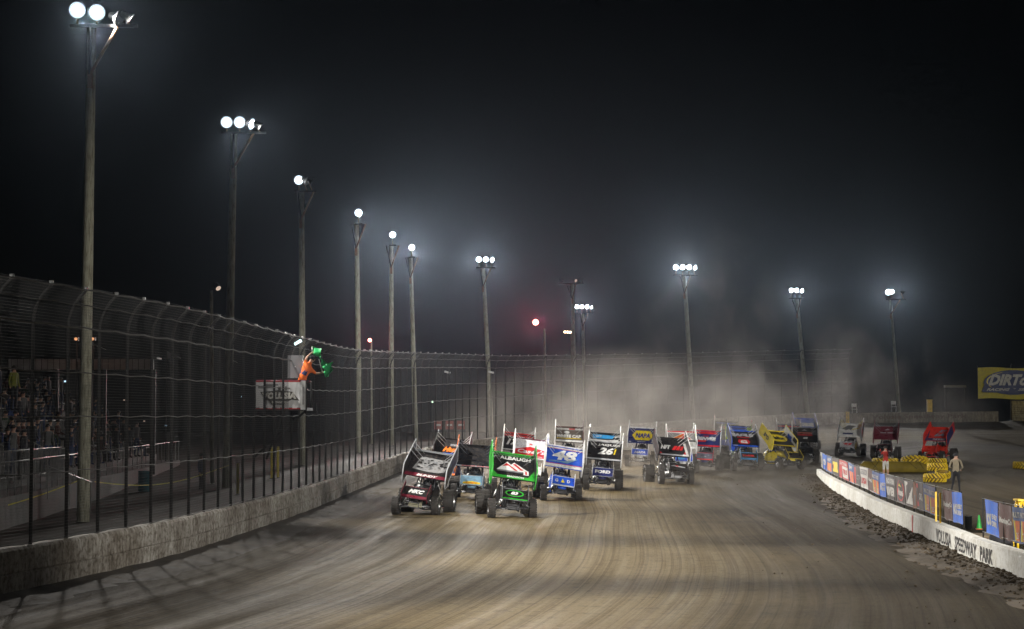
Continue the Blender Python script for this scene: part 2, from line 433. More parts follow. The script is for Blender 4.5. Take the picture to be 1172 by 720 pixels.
# soil kicked up against the foot of the outer wall
def soil_bank(P, sgn, prof, amp, name, label, m, seed, sub=2):
    fr = frames(P); mb = MB(); vs = []; n = len(prof)
    for (p, t, nn, s) in fr:
        for k, (o, z) in enumerate(prof):
            f = math.sin(math.pi * k / (n - 1)) ** .5 if 0 < k < n - 1 else (0 if k else .4)
            a = noise.fractal(V((s * .7 + seed, k * .55, seed)), 1, 2, 5) * amp
            q = p + nn * sgn * (o + a * .6 * (k > 0)); vs.append(q + V((0, 0, max(-.1, z + a * f))))
    fs = []
    for i in range(len(fr) - 1):
        for k in range(n - 1):
            q = (i * n + k, i * n + k + 1, (i + 1) * n + k + 1, (i + 1) * n + k); fs.append(q)
    mb.add(vs, fs, m, True)
    o = mb.build(name); tag(o, label, 'dirt', kind='stuff'); return o
Pb = resample([tuple(p) for p in OW if 22 < p.y < 150][::3], .25)
soil_bank(Pb, 1, [(-.02, .10), (.08, .10), (.2, .07), (.38, .05), (.6, .035), (.85, .02), (1.15, .008), (1.5, -.03)], .05, 'soil_bank', 'dark soil banked against the foot of the outer wall', darksoil, 3.1)

# inner wall
mb = MB()
sweep(mb, IW, [(0, -.2), (0.01, .3), (0, .60), (-.02, .62), (-.24, .62), (-.26, .6), (-.26, -.2)], inner_m, -1, .006)
iw = mb.build('inner_wall'); tag(iw, 'low white painted concrete wall along the inside of the track with black lettering', 'wall')
IF = frames(IW)
def proj_x(p): return CX + p.x / (p.y * math.cos(PITCH) + (p.z - 3.4) * math.sin(PITCH)) * FPX
def inner_s(px, off=0.0, z=.62):
    best = None
    for i in range(len(IF) - 1):
        a = IF[i][0] + IF[i][2] * off; b = IF[i + 1][0] + IF[i + 1][2] * off
        if a.y < 20 or a.y > 106.6: continue
        xa, xb = proj_x(a), proj_x(b)
        if (xa - px) * (xb - px) <= 0: return IF[i][3] + (IF[i + 1][3] - IF[i][3]) * ((px - xa) / (xb - xa) if xb != xa else 0)
    return IF[-1][3] if px < 940 else IF[60][3]
def inner_pt(s, off, z):
    for i in range(len(IF) - 1):
        if IF[i + 1][3] >= s:
            t = (s - IF[i][3]) / (IF[i + 1][3] - IF[i][3])
            return IF[i][0].lerp(IF[i + 1][0], t) + IF[i][2].lerp(IF[i + 1][2], t).normalized() * off + V((0, 0, z))
    return IF[-1][0] + IF[-1][2] * off + V((0, 0, z))
# in frames() the normal points to +x (infield side) for the inner wall; the track side is -normal
wl = MB()
bk = paint(.02, .02, .02, .7)
for w, xa, xb in (('VOLUSIA', 1072, 1089.5), ('SPEEDWAY', 1093.5, 1118.5), ('PARK', 1122.5, 1137)):
    sa, sb = inner_s(xa), inner_s(xb)
    vs, fs = text_geo(w, 0, .025)
    wl.add([inner_pt(sa + (sb - sa) * x, -.016, .17 + .33 * y) for x, y in vs], fs, bk)
wl.build('lettering', iw, 'black VOLUSIA SPEEDWAY PARK lettering')
ws = MB(); s0 = inner_s(1045)
ws.add([inner_pt(s0 + a, -.018, z) for a, z in ((-.09, 0), (.09, 0), (.09, .6), (-.09, .6))], [(0, 1, 2, 3)], RED)
ws.build('painted_stripe', iw, 'narrow red vertical stripe')
# ledge of soil behind the inner wall and clods in front of it
Pi = resample([tuple(p) for p in IW if p.y > 24], .25)
bank_o = soil_bank(Pi, -1, [(-.02, .12), (.08, .13), (.2, .12), (.35, .09), (.55, .06), (.8, .03), (1.1, .01), (1.5, -.04)], .10, 'soil_bank', 'ridge of loose brown clods along the foot of the white inner wall', clodm, 9.4)
from mathutils.bvhtree import BVHTree
_bt = BVHTree.FromPolygons([v.co.copy() for v in bank_o.data.vertices], [tuple(p.vertices) for p in bank_o.data.polygons])
def clods():
    mb = MB(); t = (1 + 5 ** .5) / 2
    iv = [V(p).normalized() for p in ((-1, t, 0), (1, t, 0), (-1, -t, 0), (1, -t, 0), (0, -1, t), (0, 1, t), (0, -1, -t), (0, 1, -t), (t, 0, -1), (t, 0, 1), (-t, 0, -1), (-t, 0, 1))]
    fc = [(0, 11, 5), (0, 5, 1), (0, 1, 7), (0, 7, 10), (0, 10, 11), (1, 5, 9), (5, 11, 4), (11, 10, 2), (10, 7, 6), (7, 1, 8), (3, 9, 4), (3, 4, 2), (3, 2, 6), (3, 6, 8), (3, 8, 9), (4, 9, 5), (2, 4, 11), (6, 2, 10), (8, 6, 7), (9, 8, 1)]
    for k in range(3600):
        s = random.uniform(IF[0][3] + 50, IF[-1][3] - .5); off = -abs(random.gauss(.15, .42)) - .02
        if random.random() < .07: off = -random.uniform(.3, 5)
        p = inner_pt(s, off, 0); r = random.uniform(.012, .045) * (1.7 if random.random() < .12 else 1)
        if off < -1.6: r *= .6
        hit = _bt.ray_cast(V((p.x, p.y, 2)), V((0, 0, -1)))[0]
        p.z = max(gz(p.x, p.y), hit.z if hit is not None else -1) + r * .25
        mb.add([p + V((q.x * r * random.uniform(.7, 1.3), q.y * r * random.uniform(.7, 1.3), q.z * r * random.uniform(.5, .95))) for q in iv], fc, clodm)
    o = mb.build('dirt_clods'); tag(o, 'loose clods of brown clay scattered beside the white inner wall', 'dirt clods', kind='stuff')
clods()

# ------------------------------------------------------------------ catch fence
def fence_profile(k):  # k in 0..1 over the curled top; returns (offset to the track, height above wall top)
    a = k * R(52); r = .95
    return (r * (1 - math.cos(a)), 4.28 + r * math.sin(a))
HB = .92
FROOT = thing('catch_fence', 'tall wire catch fence curling over the track on dark posts above the concrete wall', 'fence', (0, 0, 0))
FP = [p for p in OW if p.y > 18]
FF = frames(FP)
def fpt(f, off, h): return f[0] + f[2] * off + V((0, 0, HB + h))
FL = FF[-1][3]
def fence_frame(s):
    i = min(int(s), len(FF) - 2)
    while i < len(FF) - 2 and FF[i + 1][3] < s: i += 1
    while i > 0 and FF[i][3] > s: i -= 1
    t = (s - FF[i][3]) / max(1e-6, FF[i + 1][3] - FF[i][3])
    return (FF[i][0].lerp(FF[i + 1][0], t), FF[i][1], FF[i][2].lerp(FF[i + 1][2], t).normalized(), s)
npost = 84; gapS = None
for k in range(npost):
    f = fence_frame(FL * k / (npost - 1))
    mb = MB(); pts = [fpt(f, -.17, -.9), fpt(f, -.17, 4.28)] + [fpt(f, -.17 + fence_profile(q / 5)[0], fence_profile(q / 5)[1]) for q in range(1, 6)]
    near = f[0].y < 75
    mb.path(pts, [.038, .036] + [.030] * 5, dkgalv, 8)
    mb.path([pts[-1], pts[-1] + V((0, 0, .09))], .045, galv, 6)
    mb.build('post', FROOT)
wm = MB()
s = 0.0
while s < FL:
    f = fence_frame(s)
    pts = [fpt(f, -.10, -.02), fpt(f, -.10, 4.28)] + [fpt(f, -.10 + fence_profile(q / 3)[0], fence_profile(q / 3)[1]) for q in range(1, 4)]
    wm.path(pts, (.0024 if f[0].y < 80 else .0040), wire_m, 3, cap=False)
    s += .055 if f[0].y < 80 else .13
offs = [(-.10, h) for h in np.arange(.06, 4.28, .06)] + [(-.10 + fence_profile(q / 11)[0], fence_profile(q / 15)[1]) for q in range(0, 16)]
for o_, h in offs:
    wm.path([fpt(f, o_, h) for f in FF], .0021, wire_m, 3, cap=False)
wm.build('wire_mesh', FROOT)
for o_, h, r in ((-.11, .02, .012), (-.06, 1.35, .012), (-.06, 2.45, .012), (-.06, 3.35, .014), (-.07, 4.28, .018), (-.10 + fence_profile(.55)[0], fence_profile(.55)[1], .013), (-.10 + fence_profile(1)[0], fence_profile(1)[1], .018)):
    mb = MB(); mb.path([fpt(f, o_, h + .03 * math.sin(f[3] * 1.57) ** 2) for f in FF], r, cable_m, 5); mb.build('cable', FROOT)

# far wall and gate past the fence end
mb = MB(); GP = resample(OW2, 1.0)
sweep(mb, GP, [(0, -.3), (0, .82), (-.3, .82), (-.3, -.3)], gate_m, 1, .01)
gw = mb.build('gate_wall'); tag(gw, 'low tan wall section with faded painted writing in the far opening', 'wall')
GF = frames(GP)
def bend_pt(F, s, off, z):
    for i in range(len(F) - 1):
        if F[i + 1][3] >= s:
            t = (s - F[i][3]) / (F[i + 1][3] - F[i][3]); return F[i][0].lerp(F[i + 1][0], t) + F[i][2] * off + V((0, 0, z))
    return F[-1][0] + F[-1][2] * off + V((0, 0, z))
mb = MB(); vs, fs = text_geo('Volusia Speedway Park', 0, .02)
mb.add([bend_pt(GF, 2.2 + 9.6 * x, .012, .2 + .45 * y) for x, y in vs], fs, paint(.10, .06, .04, .8)); mb.build('lettering', gw)
for px, y0, y1, Y, lab in ((970, 472, 485, 162.0, 'short yellow post at the left end of the far gate wall'), (1064, 458, 482.5, 168.0, 'tall yellow post at the end of the stacked block wall')):
    a = at(px, y1, Y); b = at(px, y0, Y); mb = MB(); r = .13 if px < 1000 else .2
    h = b.z - a.z
    mb.box((0, 0, h / 2), (r * 2, r * 2, h), tyreyel); mb.box((0, 0, h + .02), (r * 2.2, r * 2.2, .05), tyreyel)
    o = mb.build('yellow_post'); o.location = a; tag(o, lab, 'post')
mb = MB(); LP = resample(OW3, 1.0)
prof = [(0, -.3)]
for k in range(9): prof += [(.04, .04 + k * .18), (.055, .11 + k * .18), (.0, .19 + k * .18)]
prof += [(-.3, 1.66), (-.3, -.3)]
sweep(mb, LP, prof, log_m, 1, .02)
o = mb.build('block_wall'); tag(o, 'ribbed tan wall of stacked courses below the yellow sign', 'wall')
# dark fence and sign over it
FR2 = thing('chain_link_fence', 'dark chain link fence standing on the ribbed wall at far right', 'fence')
L3 = frames(LP)
for k in range(13):
    p = bend_pt(L3, L3[-1][3] * k / 12, -.15, 0); mb = MB()
    mb.path([p, p + V((0, 0, 4.3)), p + V((0, -.3, 4.75))], .05, dkgalv, 6); mb.build('post', FR2)
mb = MB(); s = 0
while s < L3[-1][3]:
    p = bend_pt(L3, s, -.15, 1.7); mb.path([p, p + V((0, 0, 2.6))], .005, wire_m, 3, cap=False); s += .16
for k in range(18): mb.path([bend_pt(L3, t, -.15, 1.7 + k * .15) for t in np.linspace(0, L3[-1][3] - .01, 20)], .005, wire_m, 3, cap=False)
mb.build('wire_mesh', FR2)
mb = MB(); mb.path([bend_pt(L3, t, -.15, 4.3) for t in np.linspace(0, L3[-1][3] - .01, 20)], .025, dkgalv, 5); mb.build('rail', FR2)
# DIRTcar sign
a = at(1119.5, 456.5, 167.5); b = at(1196, 421, 167.5)
W_, H_ = b.x - a.x, b.z - a.z
sg = thing('sign', 'yellow banner sign reading DIRTcar with a dark blue oval hung on the far fence', 'sign', a)
mb = MB(); yb = paint(.62, .52, .03, .6); nb = paint(.015, .03, .12, .5); wt = paint(.6, .58, .5, .5)
n = 16; vs = []
for i in range(n + 1):
    for j in range(5):
        vs.append((W_ * i / n, .05 * math.sin(i * 1.1) * (j / 4), H_ * j / 4 + .05 * math.sin(i * .5)))
mb.add(vs, [(i * 5 + j, (i + 1) * 5 + j, (i + 1) * 5 + j + 1, i * 5 + j + 1) for i in range(n) for j in range(4)], yb, True)
for i in (0, 1): mb.tube((W_ * i, .06, -.2), (W_ * i, .06, H_ + .2), .04, dkgalv)
mb.build('panel', sg)
mb = MB()
fn = lambda u, v, h: V((W_ * u, -.07 - h * 3, H_ * v + .02))
deco(mb, fn, [('ell', .52, .52, .44, .40, nb), ('ell', .50, .55, .38, .32, YEL), ('ell', .54, .54, .40, .34, nb),
              ('poly', [(.05, .22), (.12, .28), (.16, .45), (.10, .5), (.05, .24)], nb), ('poly', [(.06, .2), (.8, .18), (.8, .36), (.1, .36)], nb),
              ('text', 'DIRTcar', .15, .42, .90, .78, wt, .35, .05), ('text', 'RACING  *  SERIES', .12, .25, .85, .34, wt, .4, .03)], .008)
mb.build('logo', sg)

# ------------------------------------------------------------------ flood light poles
def lamp_head(parent, c, aim, mats, r=.27, name='lamp'):
    """bowl reflector with lens; aim is the direction it faces"""
    aim = V(aim).normalized(); q = aim.to_track_quat('Z', 'Y').to_matrix().to_4x4()
    T = Matrix.Translation(c) @ q
    mb = MB(); mb.lathe([(.02, -.36), (.09, -.36), (.12, -.30), (.14, -.16), (r * .8, -.08), (r, 0), (r + .015, .0), (r + .015, .03), (r, .03)], dkgalv, T, 18)
    mb.box((0, 0, 0), (.1, .1, .22), darkm, None) if False else None
    h = mb.build(name, parent)
    lb = MB()
    if mats is lens_on: lb.lathe([(.001, .024), (r * .5, .024), (r * .66, .022)], mats, T, 18); lb.lathe([(r * .66, .022), (r * .98, .012)], lens_rim, T, 18)
    else: lb.lathe([(.001, .022), (r * .5, .022), (r * .98, .012)], mats, T, 18)
    lb.build('lens', h)
    return h
def spot(loc, target, energy, size=60, blend=.6, rad=.35, col=(1, .96, .90), name='flood_light', parent=None):
    l = bpy.data.lights.new(name, 'SPOT'); l.energy = energy; l.spot_size = R(size); l.spot_blend = blend; l.shadow_soft_size = rad; l.color = col
    o = bpy.data.objects.new(name, l); C.objects.link(o); o.location = loc
    o.rotation_euler = (V(target) - V(loc)).to_track_quat('-Z', 'Y').to_euler()
    return o
E = 15000
def flood_pole(px_top, py_top, px_bot, Y, heads, label, r0=.17, targets=(), rad=.35, loc=None, power=1.0, arm=True):
    if loc is None:
        top = at(px_top, py_top, Y); bx = (px_bot - CX) / FPX * Y
        base = V((bx, Y, gz(bx, Y) - .3)); 
    else: top, base = V(loc[0]), V(loc[1])
    root = thing('flood_light_pole', label, 'light pole', base, 0, 'flood light poles round the track')
    tp = top - base
    mb = MB(); ax = tp.normalized()
    n = 8; mb.path([V((0, 0, 0)) + tp * (k / n * .985) for k in range(n + 1)], [r0 * (1.12 - .34 * k / n) for k in range(n + 1)], polewood, 12)
    mb.build('pole', root)
    if arm:
        mb = MB(); j = tp - V((0, 0, 1.75))
        x0, x1 = min(h[0] for h in heads), max(h[0] for h in heads)
        ctr = (x0 + x1) / 2
        mb.box(j + V((.0, -.17, -.25)), (.16, .1, .6), rustwood)
        mb.tube(j + V((0, -.2, -.1)), tp + V((ctr + .45, -.2, -.28)), .055, rustwood)
        mb.tube(j + V((0, -.2, -.1)), tp + V((ctr - .45, -.2, -.28)), .055, dkgalv)
        mb.box(tp + V((ctr, -.2, -.26)), (x1 - x0 + .5, .1, .1), dkgalv)
        mb.build('bracket', root)
    for h in heads:
        dx, dz, ang, kind = h[:4]; tilt = h[4] if len(h) > 4 else 20
        aim = V((math.sin(R(ang)), -math.cos(R(ang)), -math.tan(R(tilt))))
        m = {'on': lens_on, 'off': lens_off, 'red': lens_red, 'dim': lens_dim, 'warm': lens_warm}[kind]
        hd_ = lamp_head(root, tp + V((dx, -.26, dz)), aim, m, h[5] if len(h) > 5 else .27)
        if arm: mb = MB(); mb.tube(tp + V((dx, -.2, -.26)), tp + V((dx, -.26, dz)) - aim * .30, .03, rustwood); mb.build('mount', hd_)
    for (off, tgt, en, size) in targets:
        spot(base + tp + V(off), tgt, E * en * power, size, .6, rad)
    return root

on, off = 'on', 'off'
# visible row along the left, then round the far turn: (px_top,py_top,px_bottom,depth)
flood_pole(105, 22, 97, 65, [(-.42, .25, 12, on, 14), (.22, .17, 20, on, 14), (.95, -.02, 75, off, 20), (1.3, -.05, 100, off, 35, .2)],
           'nearest wooden light pole at far left with two lit lamps and two unlit ones', .19,
           [((-.1, -.7, 0), (5, 37, 0), 1.0, 62), ((.6, -.6, 0), (3, 66, 0), 2.0, 52)])
flood_pole(268, 146, 260, 89, [(-.3, .2, 4, on, 12), (.28, .2, 10, on, 12), (.8, .12, 65, on, 18), (1.2, .0, 100, off, 30, .18)],
           'second wooden light pole from the left with a bright row of lamps', .18,
           [((0, -.7, 0), (4, 60, 0), 1.0, 62), ((.8, -.6, 0), (4, 86, 0), 2.2, 60)])
flood_pole(345, 214, 347, 110, [(-.12, .35, 5, on, 12), (.35, .3, 80, off, 25, .25), (.62, .28, 100, off, 35, .2)],
           'third wooden light pole from the left, one lamp lit beside two side-on ones', .18, [((0, -.7, .2), (6, 98, 0), 2.2, 66)])
flood_pole(408, 252, 412, 129, [(.15, .45, 8, on, 10)], 'fourth wooden light pole from the left with a single bright lamp', .18, [((0, -.7, .2), (5, 96, 0), 1.8, 60)])
flood_pole(448, 277, 448, 144, [(.1, .5, 8, on, 10)], 'fifth wooden light pole from the left, just left of its twin by the turn', .18, [((0, -.7, .2), (5, 104, 0), 1.6, 60)])
flood_pole(470, 291, 476, 155, [(.1, .5, 10, on, 10)], 'sixth wooden light pole from the left, leaning slightly above the curling fence', .18, [((0, -.7, .2), (7, 112, 0), 1.6, 60)])
flood_pole(553, 303, 563, 167, [(-.35, .42, 0, on, 8), (.22, .42, 6, on, 8), (.75, .38, 50, on, 12)], 'light pole with three lit lamps standing behind the turn left of the dust', .19, [((0, -.8, .2), (6, 125, 0), 1.5, 90)])
flood_pole(667, 356, 670, 237, [(-.7, .5, 0, on, 6), (-.1, .5, 0, on, 6), (.5, .5, 8, on, 6), (1.0, .4, 55, on, 10, .2)], 'distant light pole with four lamps just right of a dark pole', .22, [((0, -.8, .2), (12, 180, 0), 1.2, 90)])
flood_pole(783, 312, 794, 177, [(-.75, .45, -5, on, 8), (-.15, .45, -5, on, 8), (.42, .45, 0, on, 8), (.95, .42, 50, on, 12)], 'tall light pole with four lamps rising behind the dust cloud', .2, [((0, -.8, .2), (12, 128, 0), 2.0, 90)])
flood_pole(912, 339, 926, 209, [(-.6, .6, -8, on, 8), (-.05, .6, -8, on, 8), (.5, .55, 40, on, 12)], 'light pole with three lamps above the right end of the catch fence', .22, [((0, -.8, .2), (22, 150, 0), 1.2, 90)])
flood_pole(1019, 340, 1031, 211, [(-.25, .5, -12, on, 6, .36), (.1, .55, -12, on, 6, .3), (1.35, .45, 95, off, 20, .2)], 'rightmost light pole with one brilliant lamp above the far gate', .16, [((0, -.8, .2), (32, 150, 0), 1.4, 90)])
# the same row carries on toward and past the camera (outside the frame)
for k, (x, y, tg, en, sz) in enumerate(((-13.6, 47.5, (4.2, 47.5, 0), 2.2, 30), (-14.8, 34, (3.8, 33.5, 0), 2.7, 30), (-17.0, 12, (4, 44, 0), .7, 44), (-19.5, -12, (5, 72, .8), 3, 15))):
    flood_pole(0, 0, 0, 0, [(-.4, .25, 60, on, 40), (.3, .25, 80, on, 40)], 'wooden light pole carrying on the row beyond the left edge of the photo', .19,
               [((.6, 0, -.1), tg, en, sz)], rad=1.2 if y > 20 else .4, loc=((x, y, 16.6), (x, y, -.3)))
for x, y, tg, en, sz in ((24, -14, (4.5, 86, .8), 19, 18), (40, 14, (-5.5, 54, .3), 3.8, 28), (46, 44, (8, 130, 2), 6.0, 34), (58, 78, (53, 169, 5), 2.6, 40)):  # unseen infield poles, added to brighten car fronts, wall faces and the sign
    flood_pole(0, 0, 0, 0, [(-.4, .25, -60, on, 40), (.3, .25, -80, on, 40)], 'unseen infield light pole added to light the cars, walls and sign', .19,
               [((-.6, 0, -.1), tg, en, sz)], loc=((x, y, 17.5), (x, y, -.3)))
# unlit pole, small red and warm lamps behind
flood_pole(655, 322, 659, 205, [(-1.15, .05, 0, off, 20, .2), (.35, .05, 30, 'dim', 20, .16), (.9, .05, 0, off, 20, .2)], 'dark unlit light pole with a wide crossarm behind the fence', .2)
flood_pole(242, 329, 244, 92, [(.35, -.05, 40, 'dim', 35, .13), (.95, -.1, 40, 'dim', 35, .13)], 'short dark pole with two dim lamps left of the second light pole', .09, arm=False)
flood_pole(623, 374, 625, 230, [(-1.0, .5, 0, 'red', 0, .34)], 'thin far pole with a glowing red lamp', .12, arm=False)
flood_pole(654, 381, 656, 232, [(-.75, .1, 0, 'warm', 0, .14), (-.45, .08, 0, 'warm', 0, .14), (-.15, .05, 0, 'warm', 0, .14)], 'short far pole with three small warm lamps', .12, arm=False)
flood_pole(425, 388, 426, 150, [(-.1, -.1, 0, 'red', 0, .14)], 'thin far pole with a small red lamp low over the fence', .07, arm=False)
for (px, py, Y, en) in ((423, 386, 150, .3), (613, 368, 230, 1.3)):
    p = at(px, py, Y - .8); lo = spot(p, CAM, E * en, 50, .9, .2, (1, .10, .16), 'red_lamp_light')

# ------------------------------------------------------------------ people
def skin_body(name, J, E_, matfn, mats, parent=None, sub=1):
    """J: list of (x,y,z,r) ; E_: edges ; matfn(center)->material index"""
    me = bpy.data.meshes.new(name); me.from_pydata([j[:3] for j in J], E_, [])
    o = bpy.data.objects.new(name, me); C.objects.link(o)
    md = o.modifiers.new('s', 'SKIN'); md.use_smooth_shade = True
    for i, sv in enumerate(me.skin_vertices[0].data):
        r = J[i][3]; sv.radius = (r, J[i][4] if len(J[i]) > 4 else r); sv.use_root = (i == 0)
    sb = o.modifiers.new('u', 'SUBSURF'); sb.levels = sub; sb.render_levels = sub
    dg = bpy.context.evaluated_depsgraph_get()
    m2 = bpy.data.meshes.new_from_object(o.evaluated_get(dg)); o.modifiers.clear()
    o.data = m2; m2.name = name; bpy.data.meshes.remove(me)
    m2.materials.clear()
    for m in mats: m2.materials.append(m)
    for p in m2.polygons: p.material_index = matfn(p.center); p.use_smooth = True
    if parent: o.parent = parent
    return o
def person_skel(h=1.75, armL=None, armR=None, lean=(0, 0), legs=None, hands=True, headturn=(0, -1)):
    """standing figure facing -y. armX = (elbow, wrist) offsets relative to shoulder"""
    k = h / 1.75; lx, ly = lean
    J = [(0, 0, .95, .15, .11)]; E_ = []
    def a(p, r, fr, r2=None):
        J.append((p[0], p[1], p[2], r, r2 if r2 else r)); E_.append((fr, len(J) - 1)); return len(J) - 1
    w = a((lx * .3, ly * .3, 1.1), .135, 0, .10); c = a((lx * .7, ly * .7, 1.3), .165, w, .115); n = a((lx, ly, 1.46), .09, c, .07)
    nk = a((lx * 1.05, ly * 1.05 - .01, 1.53), .055, n); hd = a((lx * 1.1 + headturn[0] * .02, ly * 1.1 + headturn[1] * .02, 1.63), .085, nk, .095)
    a((lx * 1.1 + headturn[0] * .01, ly * 1.1 + headturn[1] * .01, 1.70), .075, hd)
    nose = a((lx * 1.1 + headturn[0] * .115, ly * 1.1 + headturn[1] * .115, 1.625), .016, hd)
    for sgn, arm in ((-1, armL), (1, armR)):
        el, wr = arm or ((sgn * .05, .02, -.28), (sgn * .07, -.06, -.53))
        sh = V((lx + sgn * .19, ly, 1.42)); s_ = a(sh, .058, n)
        e_ = a(sh + V(el), .043, s_); w_ = a(sh + V(wr), .028, e_)
        d = (V(wr) - V(el)).normalized(); p = a(sh + V(wr) + d * .05, .035, w_, .018)
        if hands:
            side = d.cross(V((0, 1, 0))); side = side.normalized() if side.length > .1 else V((1, 0, 0))
            cur = d.cross(side).normalized()
            for fi, (o_, L_) in enumerate(((-.027, .07), (-.009, .08), (.009, .075), (.027, .06))):
                b0 = sh + V(wr) + d * .085 + side * o_
                f1 = a(b0, .009, p); f2 = a(b0 + d * L_ * .5 + cur * .008, .008, f1); a(b0 + d * L_ * .8 + cur * .03, .007, f2)
            th = a(sh + V(wr) + d * .04 - side * .038, .010, p); a(sh + V(wr) + d * .075 - side * .055 + cur * .015, .008, th)
    for sgn in (-1, 1):
        hp = a((sgn * .095, 0, .86), .088, 0); lg = (legs or {}).get(sgn, ((sgn * .11, -.02, .49), (sgn * .12, .02, .09)))
        kn = a(lg[0], .058, hp); an = a(lg[1], .038, kn); ft = a((lg[1][0] + sgn * .01, lg[1][1] - .06, .045), .042, an); a((lg[1][0] + sgn * .02, lg[1][1] - .19, .035), .032, ft)
    J = [(x * k, y * k, z * k, r * k, r2 * k) for x, y, z, r, r2 in J]
    return J, E_
def make_person(label, loc, rz, h, skel, matfn, mats, hat=None, group=None, feet=None):
    J, E_ = skel
    o = skin_body('person', J, E_, matfn, mats, sub=1)
    tag(o, label, 'person', group); o.location = loc; o.rotation_euler = (0, 0, rz)
    hd = J[5]
    mb = MB()
    prof = [(.001, .115)] + [(.104 * math.cos(a), .005 + .108 * math.sin(a)) for a in [R(70), R(50), R(30), R(10)]] + [(.105, -.02)]
    mb.lathe([(r * h / 1.75, z * h / 1.75) for r, z in prof], hat or hairm, Matrix.Translation((hd[0], hd[1] + .012, hd[2] + .012)), 14)
    if hat and hat is not hairm:
        mb.add([(hd[0] + .09 * math.cos(t), hd[1] - .07 - .12 * abs(math.sin(t)), hd[2] + .045) for t in np.linspace(0, math.pi, 8)], [tuple(range(8))], hat)
    mb.build('cap' if hat and hat is not hairm else 'hair', o)
    return o
def zones(k, shoes=0, pants=1, shirt=2, sk=3, short=False, sleeve=.33, neck=1.475, waist=.93):
    def f(c):
        x, y, z = c.x / k, c.y / k, c.z / k
        if z > neck and abs(x) < .17: return sk
        if abs(x) > sleeve and z > .6: return sk
        if z > waist: return shirt
        if abs(x) > .20 and z > .62: return sk
        if z < .09: return shoes
        if short and z < .52: return sk
        return pants
    return f
# official in tan shirt and black trousers on the infield
p = gnd(1094.5, 565.5)
sk = person_skel(1.75, armL=((-.10, .0, -.27), (.02, -.16, -.38)), armR=((.10, .02, -.27), (-.02, -.16, -.36)), legs={-1: ((-.12, -.02, .49), (-.15, .0, .09)), 1: ((.14, -.03, .49), (.22, .0, .09))})
make_person('person in tan shirt and black trousers standing on the infield with back half turned', p, R(150), 1.75, sk,
            lambda c: (3 if c.z > 1.475 and abs(c.x) < .17 else 3 if (c.y < -.13 and c.z > .9) else 2 if c.z > .95 else 0 if c.z < .09 else 1), [cloth_blk, cloth_blk, cloth_tan, skin], hat=cloth_blk)
# person in red top, light shorts, arms raised to the face
p = gnd(1014, 549.5)
sk = person_skel(1.68, armL=((-.14, -.10, -.20), (-.02, -.24, .08)), armR=((.14, -.10, -.20), (.03, -.24, .06)))
make_person('person in red top and pale shorts with yellow shoes standing by the yellow barrier', p, R(-35), 1.68, sk,
            lambda c: (3 if c.z > 1.42 and abs(c.x) < .15 else 4 if (abs(c.x) > .2 and c.z > 1.0) else 2 if c.z > .93 else 0 if c.z < .10 else 3 if c.z < .50 else 1), [LIM, cloth_wht, cloth_red, skin, cloth_blk])
# a seated person whose dark head just shows over the banners
sk = person_skel(1.7, armL=((-.06, -.05, -.26), (.05, -.28, -.36)), armR=((.06, -.05, -.26), (-.05, -.28, -.36)), legs={-1: ((-.13, -.42, .86), (-.13, -.40, .46)), 1: ((.13, -.42, .86), (.13, -.40, .46))})
sk = ([(x, y, (z if z > .2 else .41 + z) - .41, r, r2) for x, y, z, r, r2 in sk[0]], sk[1])
hp_ = at(1138.5, 590, 47.6)
make_person('person with dark hair seated low behind the blue energy drink banner', (hp_.x, hp_.y, 0), R(120), 1.7, sk, lambda c: 3 if c.z > 1.02 and abs(c.x) < .16 else (2 if c.z > .55 else 1), [cloth_blk, cloth_blk, cloth_blk, skin2])
mb = MB(); mb.box((0, .02, .20), (.42, .36, .40), darkm); mb.box((0, .02, .41), (.44, .38, .03), vinyl_blk)
o = mb.build('crate'); o.location = (hp_.x, hp_.y, 0); o.rotation_euler = (0, 0, R(120)); tag(o, 'dark crate the seated person sits on behind the banners', 'crate')

# ------------------------------------------------------------------ sprint cars
def wheel(parent, c, r, w, side, mudcap=None):
    """side=+1: outer face to +x"""
    T = Matrix.Translation(c)
    mb = MB(); h = w / 2
    prof = [(r * .56, -h * .86), (r * .62, -h), (r * .80, -h * 1.02), (r * .94, -h * .95), (r * .995, -h * .78), (r, 0), (r * .995, h * .78), (r * .94, h * .95), (r * .80, h * 1.02), (r * .62, h), (r * .56, h * .86)]
    mb.lathe(prof, rubber, T, 24, 'x')
    # tread blocks
    nb_ = 22
    for k in range(nb_):
        q = 2 * math.pi * k / nb_
        for xx in (-.30, .30):
            rot = Matrix.Rotation(q + (.07 if xx > 0 else 0), 3, 'X')
            mb.box(V(c) + rot @ V((xx * w, 0, r * 1.004)), (w * .46, r * .16, r * .04), rubber, rot)
    t = mb.build('tyre', parent)
    rb = MB(); o_ = side * h
    rp = [(r * .57, o_ * .9), (r * .53, o_ * .6), (r * .48, o_ * .35), (r * .2, o_ * .25), (.06, o_ * .35), (.05, o_ * .8), (.001, o_ * .82)]
    rb.lathe(rp, mudcap or rimm, T, 16, 'x')
    rp2 = [(r * .57, -o_ * .9), (r * .5, -o_ * .3), (.05, -o_ * .1), (.001, 0)]
    rb.lathe(rp2, darkm, T, 12, 'x')
    rb.build('rim', t)
    return t

